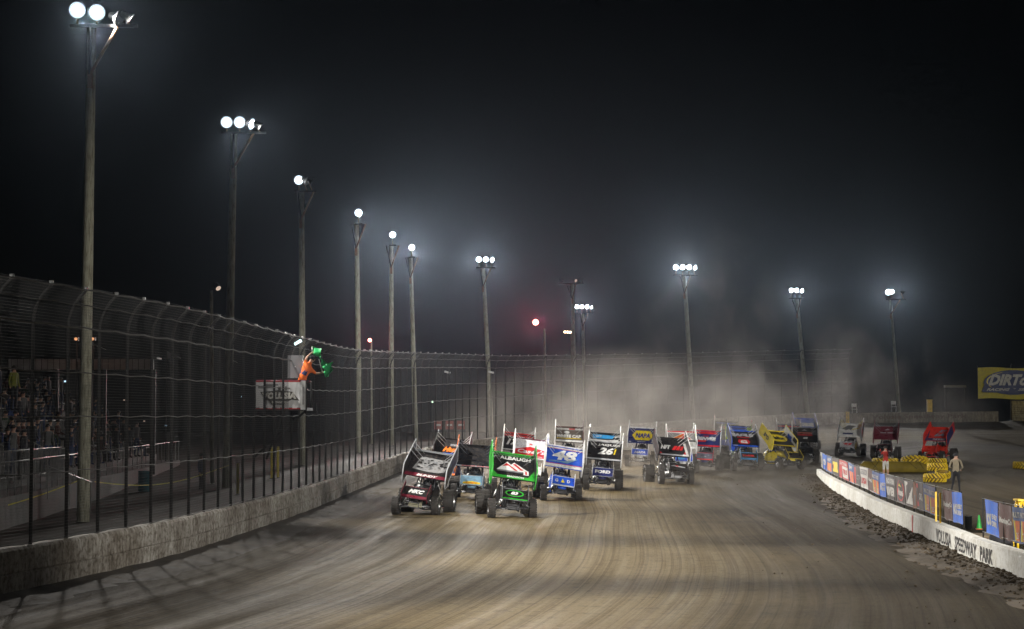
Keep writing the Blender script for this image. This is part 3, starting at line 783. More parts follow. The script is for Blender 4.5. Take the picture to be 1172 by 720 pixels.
def sprint_car(px, depth, yaw, roll, liv, label, driver_label=None, tilt=31, simple=False, steer=0):
    base = on_ground_depth(px, depth)
    root = thing('sprint_car', label, 'race car', base, R(yaw) , 'winged sprint cars racing in the pack')
    g = lambda k, d=None: liv.get(k, d)
    body_m = g('body', BLK); wing_m = g('wing', BLK); frame_m = g('frame', steel); edge = g('edge', WHT)
    Mr = Matrix.Translation((0, 0, .35)) @ Matrix.Rotation(R(roll), 4, 'Y') @ Matrix.Translation((0, 0, -.35))
    # running gear
    ftr = .69; rtr = .70
    st = Matrix.Rotation(R(steer), 4, 'Z')
    wheel(root, (-ftr, -1.12, .31), .31, .24, -1); wheel(root, (ftr, -1.12, .31), .31, .24, 1)
    wheel(root, (-rtr - .10, 1.10, .42), .42, .43, -1, g('rimc')); wheel(root, (rtr + .03, 1.10, .385), .385, .36, 1, g('rimc'))
    mb = MB()
    mb.tube((-ftr, -1.12, .31), (ftr, -1.12, .31), .03, steel); mb.tube((-ftr + .12, -1.12, .2), (-ftr + .12, -1.12, .45), .03, chrome); mb.tube((ftr - .12, -1.12, .2), (ftr - .12, -1.12, .45), .03, chrome)
    for s in (-1, 1):
        mb.tube((s * (ftr - .15), -1.12, .36), (s * .33, -.25, .42), .014, chrome); mb.tube((s * (ftr - .15), -1.12, .24), (s * .33, -.2, .28), .014, chrome)
        mb.tube((s * (ftr - .18), -1.1, .33), (s * .26, -1.2, .66), .028, chrome)
    mb.tube((-ftr + .1, -1.25, .28), (ftr - .1, -1.25, .28), .013, chrome)
    mb.build('front_axle', root)
    mb = MB(); mb.tube((-rtr, 1.10, .40), (rtr, 1.10, .39), .045, steel)
    mb.lathe([(.001, -.14), (.13, -.12), (.17, 0), (.13, .12), (.001, .14)], chrome, Matrix.Translation((.03, 1.08, .40)), 12, 'x')
    for s in (-1, 1): mb.tube((s * .6, 1.1, .4), (s * .36, .3, .35), .016, steel); mb.tube((s * .5, 1.12, .42), (s * .3, 1.0, .85), .03, chrome)
    mb.build('rear_axle', root)
    # chassis rails, nerf bars and bumpers
    mb = MB(Mr)
    for s in (-1, 1):
        mb.path([(s * .20, -1.45, .28), (s * .26, -1.0, .22), (s * .33, -.2, .2), (s * .35, .8, .22), (s * .25, 1.35, .35)], .022, frame_m)
        mb.path([(s * .20, -1.42, .52), (s * .27, -.9, .60), (s * .33, -.2, .70), (s * .33, 0.0, .78)], .02, frame_m)
        mb.tube((s * .20, -1.42, .52), (s * .26, -1.0, .22), .016, frame_m); mb.tube((s * .30, -.6, .66), (s * .26, -1.0, .22), .016, frame_m); mb.tube((s * .30, -.6, .66), (s * .33, -.1, .2), .016, frame_m)
        mb.path([(s * .36, -.05, .30), (s * .62, .05, .32), (s * .64, .5, .33), (s * .36, .62, .32)], .02, frame_m)
    mb.build('frame', root)
    mb = MB(Mr); mb.path([(-.22, -1.45, .30), (-.2, -1.62, .28), (.2, -1.62, .28), (.22, -1.45, .30)], .019, frame_m)
    mb.path([(-.2, -1.43, .5), (-.18, -1.6, .44), (.18, -1.6, .44), (.2, -1.43, .5)], .017, frame_m)
    for s in (-1, 1): mb.tube((s * .19, -1.62, .28), (s * .17, -1.6, .44), .015, frame_m)
    mb.build('front_bumper', root)
    # engine bay, exhaust, radiator
    mb = MB(Mr); mb.loft([(-.95, 0, .34, .22, .5), (-.6, 0, .5, .2, .68), (-.1, 0, .56, .2, .74)], darkm, 10)
    for s in (-1, 1):
        for k in range(4):
            y = -.85 + .18 * k; mb.path([(s * .2, y, .56), (s * .34, y, .50), (s * .38, y + .1, .42)], .022, chrome, 6)
        mb.path([(s * .38, -.8, .42), (s * .39, -.1, .38), (s * .46, .5, .36)], .036, chrome, 8)
    mb.lathe([(.001, .2), (.11, .2), (.12, .0), (.1, -.12)], darkm, Matrix.Translation((0, -.55, .76)), 12)
    mb.build('engine', root)
    mb = MB(Mr); mb.box((0, -1.28, .42), (.46, .07, .34), g('rad', darkm)); 
    for k in range(5): mb.box((0, -1.325, .30 + .055 * k), (.44, .008, .012), steel)
    mb.build('radiator', root)
    # bodywork
    mb = MB(Mr)
    mb.loft([(-1.45, 0, .30, .44, .56), (-1.2, 0, .40, .50, .66), (-.75, 0, .50, .62, .78), (-.3, 0, .60, .66, .90), (-.02, 0, .66, .68, .98)], body_m, 14)
    hood = mb.build('hood', root)
    mb = MB(Mr)
    for s in (-1, 1):
        mb.add([(s * .34, -.25, .25), (s * .37, .1, .22), (s * .38, .75, .25), (s * .38, .75, .82), (s * .40, .4, .86), (s * .39, .05, .95), (s * .33, -.25, .80)], [(0, 1, 2, 3, 4, 5, 6)], body_m)
        mb.add([(s * .36, -.25, .25), (s * .39, .1, .22), (s * .40, .75, .25), (s * .40, .75, .82), (s * .42, .4, .86), (s * .41, .05, .95), (s * .35, -.25, .80)], [(0, 1, 2, 3, 4, 5, 6)], g('side', body_m))
    mb.box((0, .3, .24), (.7, 1.1, .03), darkm)
    mb.build('cockpit_side', root)
    mb = MB(Mr); mb.loft([(.78, 0, .66, .36, .92), (1.05, 0, .66, .34, 1.0), (1.4, 0, .56, .40, .96), (1.62, 0, .36, .5, .84), (1.68, 0, .2, .58, .76)], g('tail', body_m), 14)
    tl = mb.build('fuel_tail', root)
    # roll cage
    mb = MB(Mr); fr_ = g('cage', frame_m)
    for s in (-1, 1):
        mb.path([(s * .33, -.08, .80), (s * .30, .06, 1.16), (s * .27, .14, 1.26), (s * .27, .62, 1.32), (s * .30, .72, 1.25), (s * .33, .80, .5)], .023, fr_, 8)
        mb.tube((s * .33, .78, .75), (s * .27, 1.35, .95), .018, fr_); mb.tube((s * .28, .62, 1.3), (s * .3, 1.3, .9), .018, fr_)
        mb.tube((s * .38, .05, .95), (s * .34, .74, 1.02), .018, fr_); mb.tube((s * .29, .08, 1.2), (s * .36, .74, 1.0), .014, fr_)
    mb.tube((-.27, .14, 1.26), (.27, .14, 1.26), .022, fr_); mb.tube((-.27, .62, 1.32), (.27, .62, 1.32), .022, fr_); mb.tube((-.27, .62, 1.3), (.3, .78, .9), .018, fr_); mb.tube((.27, .62, 1.3), (-.3, .78, .9), .018, fr_)
    mb.tube((-.31, .0, 1.0), (.31, .0, 1.0), .018, fr_)
    for k in (-1, 0, 1): mb.tube((k * .11, .0, 1.0), (k * .10, .13, 1.26), .008, fr_)
    mb.build('roll_cage', root)
    mb = MB(Mr); mb.loft([(.62, 0, .50, .3, 1.12), (.72, 0, .54, .3, 1.2), (.78, 0, .5, .32, 1.16)], darkm, 10); mb.loft([(.2, 0, .46, .28, .42), (.66, 0, .48, .28, .44)], darkm, 8)
    mb.build('seat', root)
    mb = MB(Mr); T = Matrix.Translation((0, .16, .96)) @ Matrix.Rotation(R(-60), 4, 'X')
    mb.path([T @ V((.15 * math.cos(2 * math.pi * k / 16), .15 * math.sin(2 * math.pi * k / 16), 0)) for k in range(16)], .014, darkm, 6, closed=True)
    mb.tube(T @ V((-.15, 0, 0)), T @ V((.15, 0, 0)), .01, darkm); mb.tube(T @ V((0, 0, 0)), (0, -.1, .85), .014, darkm)
    mb.build('steering_wheel', root)
    # top wing : frame whose u runs to the picture's right, v from front edge to rear edge
    th = R(tilt); Uc = V((1, 0, 0)); Vc = V((0, math.cos(th), math.sin(th))); Nc = V((0, -math.sin(th), math.cos(th)))
    O = V((0, g('wy', .36), g('wz', 1.66)))
    Wd, Ch = 1.50, 1.54
    P_ = lambda u, v, h=0: O + Uc * ((u - .5) * Wd) + Vc * ((v - .5) * Ch) + Nc * h
    mb = MB(Mr)
    th_ = .05
    cs = [(0, -.012), (.06, .0), (.5, .0), (.92, .0), (1, .012)]
    tops = []; bots = []
    for v, h in cs: tops += [P_(0, v, h), P_(1, v, h)]; bots += [P_(0, v, h - th_ * (1.0 if .01 < v < .99 else .4)), P_(1, v, h - th_ * (1.0 if .01 < v < .99 else .4))]
    n = len(cs)
    fs = []
    for i in range(n - 1): fs.append((2 * i, 2 * i + 1, 2 * i + 3, 2 * i + 2)); fs.append((2 * n + 2 * i, 2 * n + 2 * i + 2, 2 * n + 2 * i + 3, 2 * n + 2 * i + 1))
    fs += [(0, 2 * n, 2 * n + 1, 1), (2 * n - 2, 2 * n - 1, 4 * n - 1, 4 * n - 2)]
    mb.add(tops + bots, fs, wing_m)
    for v in (.04, .96): mb.tube(P_(0, v, -.03), P_(1, v, -.03), .02, g('wedge', edge))
    mb.box(P_(.5, 1.0, .035), (Wd, .012, .07), g('wicker', g('wedge', edge)), Matrix.Rotation(th, 3, 'X'))
    # struts down to the cage
    for s in (-1, 1):
        mb.tube(P_(.5 + s * .2, .28, -.04), V((s * .28, .10, 1.22)), .014, chrome); mb.tube(P_(.5 + s * .2, .75, -.04), V((s * .28, .68, 1.22)), .014, chrome)
        mb.tube(P_(.5 + s * .18, .8, -.04), V((s * .30, .2, 1.22)), .010, chrome)
    wg = mb.build('top_wing', root)
    if g('deco'):
        mb = MB(Mr); deco(mb, lambda u, v, h: P_(u, v, h), g('deco'), .004); mb.build('wing_graphics', wg)
    # side boards
    for s, key in ((-1, 'sbl'), (1, 'sbr')):
        inn, out_ = g(key, (g('board', BLK), g('board', BLK)))
        mb = MB(Mr); x = s * (Wd / 2 + .012)
        q = [(-.10, -.24), (-.16, -.12), (-.12, .10), (-.02, .40), (.03, .44), (1.06, .44), (1.08, .40), (1.06, -.16), (1.02, -.20), (.25, -.20), (.05, -.30)]
        A = [O + V((x - s * .008, 0, 0)) + Vc * ((v - .5) * Ch) + Nc * h for v, h in q]; B = [p + V((s * .016, 0, 0)) for p in A]
        L_ = len(q); mb.add(A, [tuple(range(L_))], inn); mb.add(B, [tuple(range(L_))], out_)
        mb.path([a.lerp(b, .5) for a, b in zip(A, B)], .021, edge if not g('edge' + ('l' if s < 0 else 'r')) else g('edge' + ('l' if s < 0 else 'r')), 6, closed=True)
        sb = mb.build('side_board', wg)
        dk = g('dec' + ('l' if s < 0 else 'r'))
        if dk:
            mb = MB(Mr)
            for sd in (-1, 1):
                deco(mb, lambda u, v, h: O + V((x + sd * (.012 + h), 0, 0)) + Vc * ((u if sd * s < 0 else 1 - u) - .5) * Ch + Nc * (-.2 + .62 * v), dk, .003)
            mb.build('graphics', sb)
        # wing stay cables / struts inside the board
        st_ = MB(Mr)
        for v in (.62, .80, .96):
            st_.tube(O + V((x, 0, 0)) + Vc * ((v - .5) * Ch) + Nc * .40, P_(.5 + s * .26, v - .02, .0), .009, g('stay', WHT))
        st_.build('stay', wg)
    # nose wing
    tn = R(g('ntilt', 38)); On = V((0, -1.42, .76)); nW, nC = .88, .56
    Vn = V((0, math.cos(tn), math.sin(tn))); Nn = V((0, -math.sin(tn), math.cos(tn)))
    Q = lambda u, v, h=0: On + V(((u - .5) * nW, 0, 0)) + Vn * ((v - .5) * nC) + Nn * h
    mb = MB(Mr); nm = g('nose', wing_m)
    mb.add([Q(0, 0), Q(1, 0), Q(1, 1), Q(0, 1), Q(0, 0, -.025), Q(1, 0, -.025), Q(1, 1, -.025), Q(0, 1, -.025)], [(0, 1, 2, 3), (7, 6, 5, 4), (0, 4, 5, 1), (2, 6, 7, 3), (1, 5, 6, 2), (3, 7, 4, 0)], nm)
    mb.tube(Q(0, 0), Q(1, 0), .012, g('nedge', edge)); mb.tube(Q(0, 1), Q(1, 1), .012, g('nedge', edge))
    for s in (-1, 1): mb.tube(Q(.5 + s * .2, .6, -.02), V((s * .2, -1.3, .5)), .012, steel)
    nw = mb.build('nose_wing', root)
    for s in (-1, 1):
        mb = MB(Mr); q = [(-.10, -.10), (-.10, .08), (.0, .20), (1.05, .20), (1.08, .1), (1.05, -.10)]
        A = [On + V((s * nW / 2, 0, 0)) + Vn * ((v - .5) * nC) + Nn * h for v, h in q]; B = [p + V((s * .01, 0, 0)) for p in A]
        mb.add(A, [tuple(range(6))], g('nboard', nm)); mb.add(B, [tuple(range(6))], g('nboard', nm)); mb.path([a.lerp(b, .5) for a, b in zip(A, B)], .010, g('nedge', edge), 5, closed=True)
        mb.build('side_plate', nw)
    if g('ndeco'):
        mb = MB(Mr); deco(mb, lambda u, v, h: Q(u, v, h), g('ndeco'), .004); mb.build('graphics', nw)
    # driver
    if driver_label:
        suit = g('suit', cloth_blk); hm = g('helmet', GRY)
        J = [(0, .52, .45, .15, .12)]; E_ = []
        def a(p, r, fr): J.append((*p, r, r)); E_.append((fr, len(J) - 1)); return len(J) - 1
        t1 = a((0, .55, .65), .15, 0); t2 = a((0, .57, .85), .16, t1); n_ = a((0, .55, .95), .07, t2); a((0, .52, 1.08), .10, n_)
        for s in (-1, 1):
            sh = a((s * .2, .55, .90), .06, t2); el = a((s * .25, .40, .76), .045, sh); hn = a((s * .15, .20, .93), .035, el)
            for fi in range(4): f1 = a((s * .15 + .012 * (fi - 1.5), .17, .95 + .006 * fi), .009, hn)
            kn = a((s * .13, .05, .55), .07, 0); a((s * .12, -.25, .42), .05, kn)
        d = skin_body('person', J, E_, lambda c: 0, [suit], sub=1)
        tag(d, driver_label, 'person', 'drivers strapped in the sprint cars'); d.location = base; d.rotation_euler = (0, 0, R(yaw))
        for v in d.data.vertices: v.co = Mr @ v.co
        mb = MB(Mr); T = Matrix.Translation((0, .52, 1.09))
        mb.lathe([(.001, .145)] + [(.135 * math.cos(R(a_)), .14 * math.sin(R(a_))) for a_ in (65, 45, 25, 5, -15, -35, -50)], hm, T, 18); 
        vs = []; n = 9
        for i in range(n):
            q = R(-60 + 120 * i / (n - 1))
            for z in (-.035, .035): vs.append(V((math.sin(q) * .139, .52 - math.cos(q) * .139, 1.09 + z)))
        mb.add(vs, [(2 * i, 2 * i + 2, 2 * i + 3, 2 * i + 1) for i in range(n - 1)], lens_vis, True)
        mb.build('helmet', d)
    return root
lens_vis = basic('visor', (.02, .02, .03), .1, .3)

def T(s, u0, v0, u1, v1, m, sh=0, bo=.02, sl=0): return ('text', s, u0, v0, u1, v1, m, sh, bo, sl)
def Rr(u0, v0, u1, v1, m): return ('rect', u0, v0, u1, v1, m)
cars = []
def blotches(m, u0, v0, u1, v1, n, seed, smx=.10):
    r = random.Random(seed); out = []
    for _ in range(n):
        u, v = r.uniform(u0, u1), r.uniform(v0, v1); k = r.uniform(.02, smx)
        out.append(('poly', [(u + k * r.uniform(.5, 1) * math.cos(a), v + k * .7 * r.uniform(.5, 1) * math.sin(a)) for a in np.linspace(0, 6.28, 8)[:-1]], m))
    return out
cars.append((582, 68.7, 6, 8, dict(body=BLK, wing=BLK, edge=GRN, board=GRN, sbl=(GRN, GRN), sbr=(BLK, GRN), frame=steel, nose=BLK, nedge=GRY, rad=darkm, wedge=GRN, stay=GRY,
    deco=[Rr(0, 0, 1, .11, GRN), Rr(0, .94, 1, 1, GRN), ('poly', [(0, .1), (.14, .1), (0, .34)], GRN), ('poly', [(1, .1), (.84, .1), (1, .4)], GRN), T('ALBAUGH', .2, .76, .93, .9, WHT, .1, .03), ('ell', .12, .82, .08, .05, SIL), ('ell', .15, .80, .07, .04, BLK),
          ('poly', [(.12, .3), (.38, .66), (.46, .55), (.54, .66), (.84, .36), (.84, .3)], WHT), ('poly', [(.25, .45), (.36, .60), (.62, .32), (.55, .32), (.40, .5)], RED), ('poly', [(.5, .58), (.56, .6), (.75, .36), (.68, .36)], RED), Rr(.14, .24, .72, .30, GRY), Rr(.74, .18, .86, .36, WHT), Rr(.78, .2, .82, .33, RED),
          T('MADISON', .35, .015, .75, .09, WHT, .2, .03)],
    ndeco=[('ell', .5, .62, .36, .3, GRN), ('ell', .5, .62, .30, .23, BLK), T('83', .36, .48, .64, .76, WHT, .3, .05), Rr(0, .05, 1, .14, GRN)]),
    'lime green and black sprint car lettered ALBAUGH leading the pack', 'helmeted driver seated in the lime green and black sprint car'))
cars.append((484, 70, -9, 9, dict(body=BLK, wing=BLK, edge=SIL, board=BLK, nose=BLK, nedge=MRN, frame=steel, rad=paint(.55, .52, .35, .5), stay=SIL,
    deco=[Rr(0, 0, 1, .13, MRN), T('BUNDY', .28, .02, .78, .11, WHT, .3, .05), ('poly', [(.12, .28), (.2, .76), (.30, .80), (.92, .76), (.88, .3), (.75, .24), (.5, .22)], paint(.30, .30, .30))] + blotches(BLK, .2, .3, .86, .72, 26, 3, .07) + blotches(GRY, .25, .3, .85, .7, 16, 5, .05) + [Rr(.0, .92, 1, 1, GRY)],
    ndeco=[T('MKC', .18, .45, .8, .8, WHT, .4, .05), Rr(0, .05, 1, .25, MRN)]),
    'black and maroon sprint car lettered BUNDY running closest to the outer wall', 'helmeted driver seated in the black and maroon sprint car'))
cars.append((541.5, 81, -2, 4, dict(body=SKY, wing=BLK, edge=BLK, sbl=(CYN, CYN), sbr=(CYN, ORG), nose=SKY, nedge=SIL, edgel=ORG, edger=ORG, stay=GRY, tail=BLK,
    deco=[Rr(0, 0, 1, .05, SIL), T('SPRINT PARTS', .15, .005, .9, .045, RED, 0, .03)], ndeco=[('poly', [(.12, .28), (.5, .4), (.9, .28), (.88, .08), (.1, .08)], YEL), T('SWIFT', .2, .12, .8, .28, ORG, .3, .05)]),
    'black winged sprint car with light blue nose and orange side board edges', 'helmeted driver seated in the light blue nosed sprint car'))
cars.append((514, 89, -5, 5, dict(body=NVY, wing=BLK, edge=BLK, nose=NVY, nedge=ORG, edger=SIL, sbr=(RED, MRN), deco=[T("Huset's", .22, .34, .95, .62, ORG, .35, .06), Rr(.1, .22, .95, .27, BLU), T('SPEEDWAY', .4, .66, .95, .76, SIL, .2, .02), Rr(0, 0, 1, .12, NVY)], ndeco=[Rr(0, .0, 1, .22, ORG), T('HS', .5, .5, .8, .85, ORG, .2, .05)]),
    "black sprint car with orange Huset's lettering tucked behind the maroon striped car", None))
cars.append((604, 90, 3, 7, dict(body=WHT, wing=WHT, edge=WHT, board=WHT, sbr=(BLU, WHT), nose=WHT, frame=chrome, wedge=MRN,
    deco=[('poly', [(0, .04), (1, .04), (1, .42), (.5, .62), (0, .42)], RED), T("Casey's", .10, .18, .92, .46, WHT, .3, .03), ('ell', .5, .76, .05, .08, WHT), ('poly', [(.44, .68), (.5, .82), (.56, .68), (.5, .74)], RED), ('poly', [(.4, .8), (.5, .74), (.6, .8), (.5, .7)], RED), T('GENERAL STORES', .3, .06, .85, .12, WHT)]),
    "white sprint car with a red Casey's roof on its wing behind the green car", None))
cars.append((590, 98, 2, 7, dict(body=BLK, wing=BLK, edge=WHT, board=BLK, nose=BLK, wedge=RED,
    deco=[Rr(0, .84, 1, 1, RED), T('FURNITURE', .15, .74, .95, .86, WHT, .1, .03), T('17', .1, .30, .5, .68, WHT, .35, .06), Rr(0, 0, 1, .06, WHT)]),
    'black sprint car with red rear band and white edged boards behind the white Casey\'s car', None))
cars.append((640, 80.5, 2, 9, dict(body=BLU, wing=BLU, edge=WHT, sbl=(WHT, WHT), sbr=(WHT, BLU), nose=BLU, frame=darkm, nedge=WHT, side=BLU, tail=CYN,
    deco=[Rr(0, 0, 1, .14, WHT), Rr(0, .9, 1, 1, WHT), Rr(0, .145, 1, .17, RED), Rr(0, .87, 1, .89, RED), T('48', .18, .34, .86, .84, WHT, .25, .045), ('poly', [(.12, .3), (.6, .22), (.9, .5), (.5, .3)], SKY), T('DIRT', .1, .22, .4, .3, SKY, .2, .03)],
    ndeco=[T('G', .14, .35, .28, .7, WHT, 0, .05), T('D', .68, .35, .82, .7, WHT, 0, .05), ('poly', [(.4, .34), (.48, .75), (.58, .34)], YEL), Rr(0, .0, 1, .1, SIL)]),
    'bright blue sprint car with big white 48 on its wing', 'helmeted driver seated in the bright blue 48 sprint car'))
cars.append((689, 88.5, -3, 5, dict(body=NVY, wing=BLK, edge=WHT, board=BLK, nose=NVY, nedge=SIL, frame=darkm, edgel=SIL, side=NVY,
    deco=[Rr(0, 0, 1, .08, SIL), T('JAQUES', .28, .72, .95, .86, WHT, .1, .03), ('ell', .16, .79, .09, .06, SIL), ('ell', .17, .79, .06, .035, BLK), T('26', .30, .28, .76, .66, WHT, .3, .05), ('poly', [(.76, .3), (.80, .3), (.84, .6), (.80, .6)], YEL), Rr(0, .93, 1, 1, SIL)],
    ndeco=[T('FORD', .12, .36, .88, .74, WHT, 0, .06)]),
    'black and navy sprint car number 26 with FORD on its nose wing', 'helmeted driver seated in the navy number 26 sprint car'))
cars.append((650, 110, 0, 3, dict(body=BRN, wing=paint(.14, .12, .10), edge=BRN, edgel=WHT, board=BRN, nose=BRN,
    deco=[Rr(.05, .84, 1, .96, WHT), Rr(.5, .86, .72, .94, RED), T('WHITE CAP', .04, .30, .94, .52, WHT, .1, .06), Rr(.05, .24, .95, .28, YEL), ('ell', .42, .66, .1, .1, WHT), Rr(.03, .02, 1, .14, WHT)]),
    'brown winged sprint car with white bands high behind the 48 car', None))
cars.append((690, 100, -2, 4, dict(body=BLK, wing=BLK, edge=BLK, board=BLK, nose=BLK, edger=WHT,
    deco=[('poly', [(.08, .95), (.1, .68), (.75, .72), (.85, .92)], CYN), T('JET', .2, .76, .4, .88, WHT), ('poly', [(.3, .58), (.95, .46), (.95, .68)], WHT), Rr(.2, .35, .9, .42, RED), ('poly', [(.8, .8), (1, .8), (1, 1), (.95, 1)], WHT)]),
    'black sprint car with a light blue slash behind the number 26 car', None))
cars.append((733, 112, -6, 3, dict(body=WHT, wing=NVY, edge=WHT, sbl=(NVY, NVY), sbr=(NVY, WHT), nose=BLU, nedge=WHT, rad=WHT, rimc=mud,
    deco=[('poly', [(.13, .5), (.27, .84), (.78, .84), (.92, .5), (.78, .18), (.27, .18)], YEL), ('poly', [(.2, .5), (.3, .74), (.74, .74), (.84, .5), (.74, .26), (.3, .26)], YEL), T('NAPA', .26, .34, .80, .66, paint(.015, .02, .25), .15, .05), T('AUTO PARTS', .35, .05, .65, .11, WHT), Rr(.03, .04, .12, .08, WHT), Rr(.85, .04, .96, .08, WHT)],
    ndeco=[T('NAPA', .15, .35, .85, .7, WHT, .2, .05), Rr(0, 0, 1, .12, WHT)]),
    'navy blue sprint car with a yellow NAPA hexagon wing running alone in the dust', None))
cars.append((767, 94, 8, 5, dict(body=BLK, wing=BLK, edge=BLK, edger=WHT, board=BLK, nose=BLK, frame=darkm, rad=SIL,
    deco=[T('NFT', .15, .38, .50, .62, WHT, .5, .07), ('poly', [(.5, .36), (.62, .60), (.72, .60), (.60, .36)], RED), ('poly', [(.62, .36), (.74, .60), (.83, .60), (.72, .36)], RED), ('poly', [(.74, .36), (.86, .60), (.92, .60), (.83, .36)], RED), Rr(.1, .03, .8, .10, SIL), ('poly', [(.8, .03), (1, .03), (1, .8), (.92, .75), (.92, .2), (.8, .1)], WHT), ('poly', [(.84, .14), (.92, .12), (.92, .3)], RED), ('poly', [(.08, .1), (.16, .1), (.12, .22)], RED)],
    ndeco=[('poly', [(.1, .66), (.3, .8), (.9, .6), (.88, .5)], SIL), ('poly', [(.36, .76), (.5, .76), (.56, .62), (.48, .6)], RED)]),
    'black sprint car with red and white slashes lettered NFT in the middle of the track', 'helmeted driver seated in the black NFT sprint car'))
cars.append((779, 105, 0, 2, dict(body=WHT, wing=WHT, edge=WHT, sbl=(BLK, BLK), sbr=(WHT, GRY), nose=BLU, nedge=WHT, wedge=RED, stay=WHT,
    deco=[Rr(0, .48, 1, 1, paint(.30, .30, .30)), ('poly', [(.1, .52), (.6, .97), (.92, .52)], WHT), ('poly', [(.16, .55), (.57, .90), (.62, .76), (.50, .66)], ORG), ('poly', [(.58, .92), (.86, .55), (.2, .55), (.55, .66)], RED), Rr(0, .40, 1, .48, BLK), Rr(.1, .1, .9, .34, paint(.6, .6, .55))],
    decr=[Rr(0, .5, .3, .9, BLK), ('ell', .6, .75, .1, .1, LIM)], ndeco=[('ell', .35, .45, .25, .2, CYN)]),
    'white sprint car with an orange and red triangle wing behind the NFT car', None))
cars.append((807, 108, -8, 3, dict(body=NVY, wing=NVY, edge=SIL, board=NVY, edgel=WHT, nose=paint(.1, .11, .15), nedge=RED, wedge=RED,
    deco=[Rr(0, 0, 1, .1, RED), Rr(0, .82, .85, .98, RED), T('DENVER', .08, .40, .82, .62, WHT, .3, .05), ('poly', [(.08, .4), (.5, .4), (.46, .28), (.1, .28)], RED), T('TEAM', .36, .62, .55, .72, RED)] + blotches(GRY, .6, .12, .95, .7, 6, 9, .06), ndeco=blotches(SIL, .1, .3, .9, .8, 5, 4, .09) + [Rr(0, 0, 1, .12, RED)]),
    'navy sprint car with red bands on its wing right of the white triangle car', None))
cars.append((830, 129, -4, 3, dict(body=paint(.06, .07, .09), wing=paint(.05, .06, .08), edge=BLK, edgel=WHT, board=BLK, nose=BLU, stay=WHT,
    deco=[Rr(.08, .86, .9, .96, BLU), ('ell', .48, .55, .32, .16, SIL), ('ell', .48, .55, .22, .11, RED), T('COUNTRY', .2, .45, .8, .62, WHT, .2, .04), Rr(.15, .18, .6, .24, SIL)]),
    'dark slate sprint car with red and silver oval high at the back of the pack', None))
cars.append((844, 121, -4, 3, dict(body=BLU, wing=BLU, edge=BLK, edgel=BLK, board=LIM, nose=BLU, nedge=LIM, frame=LIM,
    deco=[('poly', [(0, .0), (.22, 0), (.10, .9), (0, .9)], LIM), ('poly', [(.85, 1), (1, 1), (1, .3), (.8, .4)], LIM), ('poly', [(.2, .6), (.5, .74), (.8, .6), (.5, .5)], CYN), Rr(.2, .82, .8, .9, NVY)]),
    'blue sprint car with fluorescent yellow corners behind the EAGLE car', None))
cars.append((850, 109.5, 4, 3, dict(body=BLK, wing=BLK, edge=BLU, board=BLK, edger=GRY, nose=BLK, nedge=CYN, frame=darkm,
    deco=[Rr(0, 0, 1, .09, BLU), T('FVP', .1, .01, .25, .08, WHT), T('EAGLE', .12, .66, .90, .86, SIL, 0, .08), Rr(.3, .58, .74, .63, RED), ('poly', [(.28, .3), (.34, .46), (.68, .46), (.74, .3), (.66, .16), (.36, .16)], RED), T('62', .38, .2, .64, .42, WHT, 0, .07)],
    ndeco=[T('TOYSTER', .15, .45, .88, .7, RED, 0, .06), Rr(0, .1, 1, .2, CYN)]),
    'black sprint car lettered EAGLE with bright blue trim', 'helmeted driver seated in the black EAGLE sprint car'))
cars.append((892, 112, 22, 4, dict(body=YEL, wing=BLK, edge=YEL, sbl=(YEL, YEL), sbr=(WHT, WHT), nose=BLK, nedge=YEL, tail=YEL, side=YEL, wedge=YEL,
    deco=[('ell', .5, .55, .40, .27, YEL), ('ell', .5, .55, .37, .24, BLK), ('ell', .5, .55, .345, .215, YEL), T('Felton', .22, .42, .80, .68, BLK, .5, .06), Rr(0, 0, 1, .05, YEL)],
    decl=[T('B&D', .3, .3, .7, .7, BLK, .2, .06)], decr=[Rr(.0, .55, .3, .95, BLK), T('38', .35, .3, .75, .7, BLU, .2, .08)]),
    'yellow and black sprint car with Felton oval sliding with its nose turned', None))
cars.append((902, 127, 0, 3, dict(body=NVY, wing=NVY, edge=GRY, board=BLK, nose=BLK, stay=WHT, wedge=GRY,
    deco=[Rr(.05, .84, 1, 1, RED), T('NAPCO', .1, .36, .9, .7, SIL, .2, .06), ('poly', [(.8, .2), (1, .2), (1, .5), (.9, .6)], BLU), Rr(.05, .1, .9, .2, MRN)]),
    'navy sprint car with a red stripe behind the yellow and black car', None))
cars.append((921, 137, 2, 2, dict(body=BLK, wing=BLU, edge=BLU, board=paint(.1, .1, .16), nose=BLK, stay=WHT,
    deco=[Rr(0, 0, 1, .16, RED), Rr(0, 0, .30, 1, paint(.12, .12, .18)), T('CHEROKEE', .36, .34, .92, .66, WHT, .2, .10), Rr(.3, .7, 1, .72, SKY)]),
    'blue and white winged sprint car farthest back above the black car', None))
cars.append((920, 121, -6, 2, dict(body=BLK, wing=BLK, edge=BLK, board=BLK, edgel=WHT, nose=BLK, frame=darkm, stay=SIL, wedge=GRY,
    deco=[('poly', [(.38, .8), (.5, .92), (.62, .8), (.5, .84)], SIL), Rr(.22, .6, .8, .7, paint(.4, .12, .08)), T('HAMPSHIRE', .22, .44, .82, .56, RED, .1, .04), T('AXE', .42, .2, .62, .34, WHT, .3, .06), Rr(.8, .5, 1, .85, GRY)], helmet=LIM),
    'all black sprint car with small red lettering beside the end of the white wall', None))
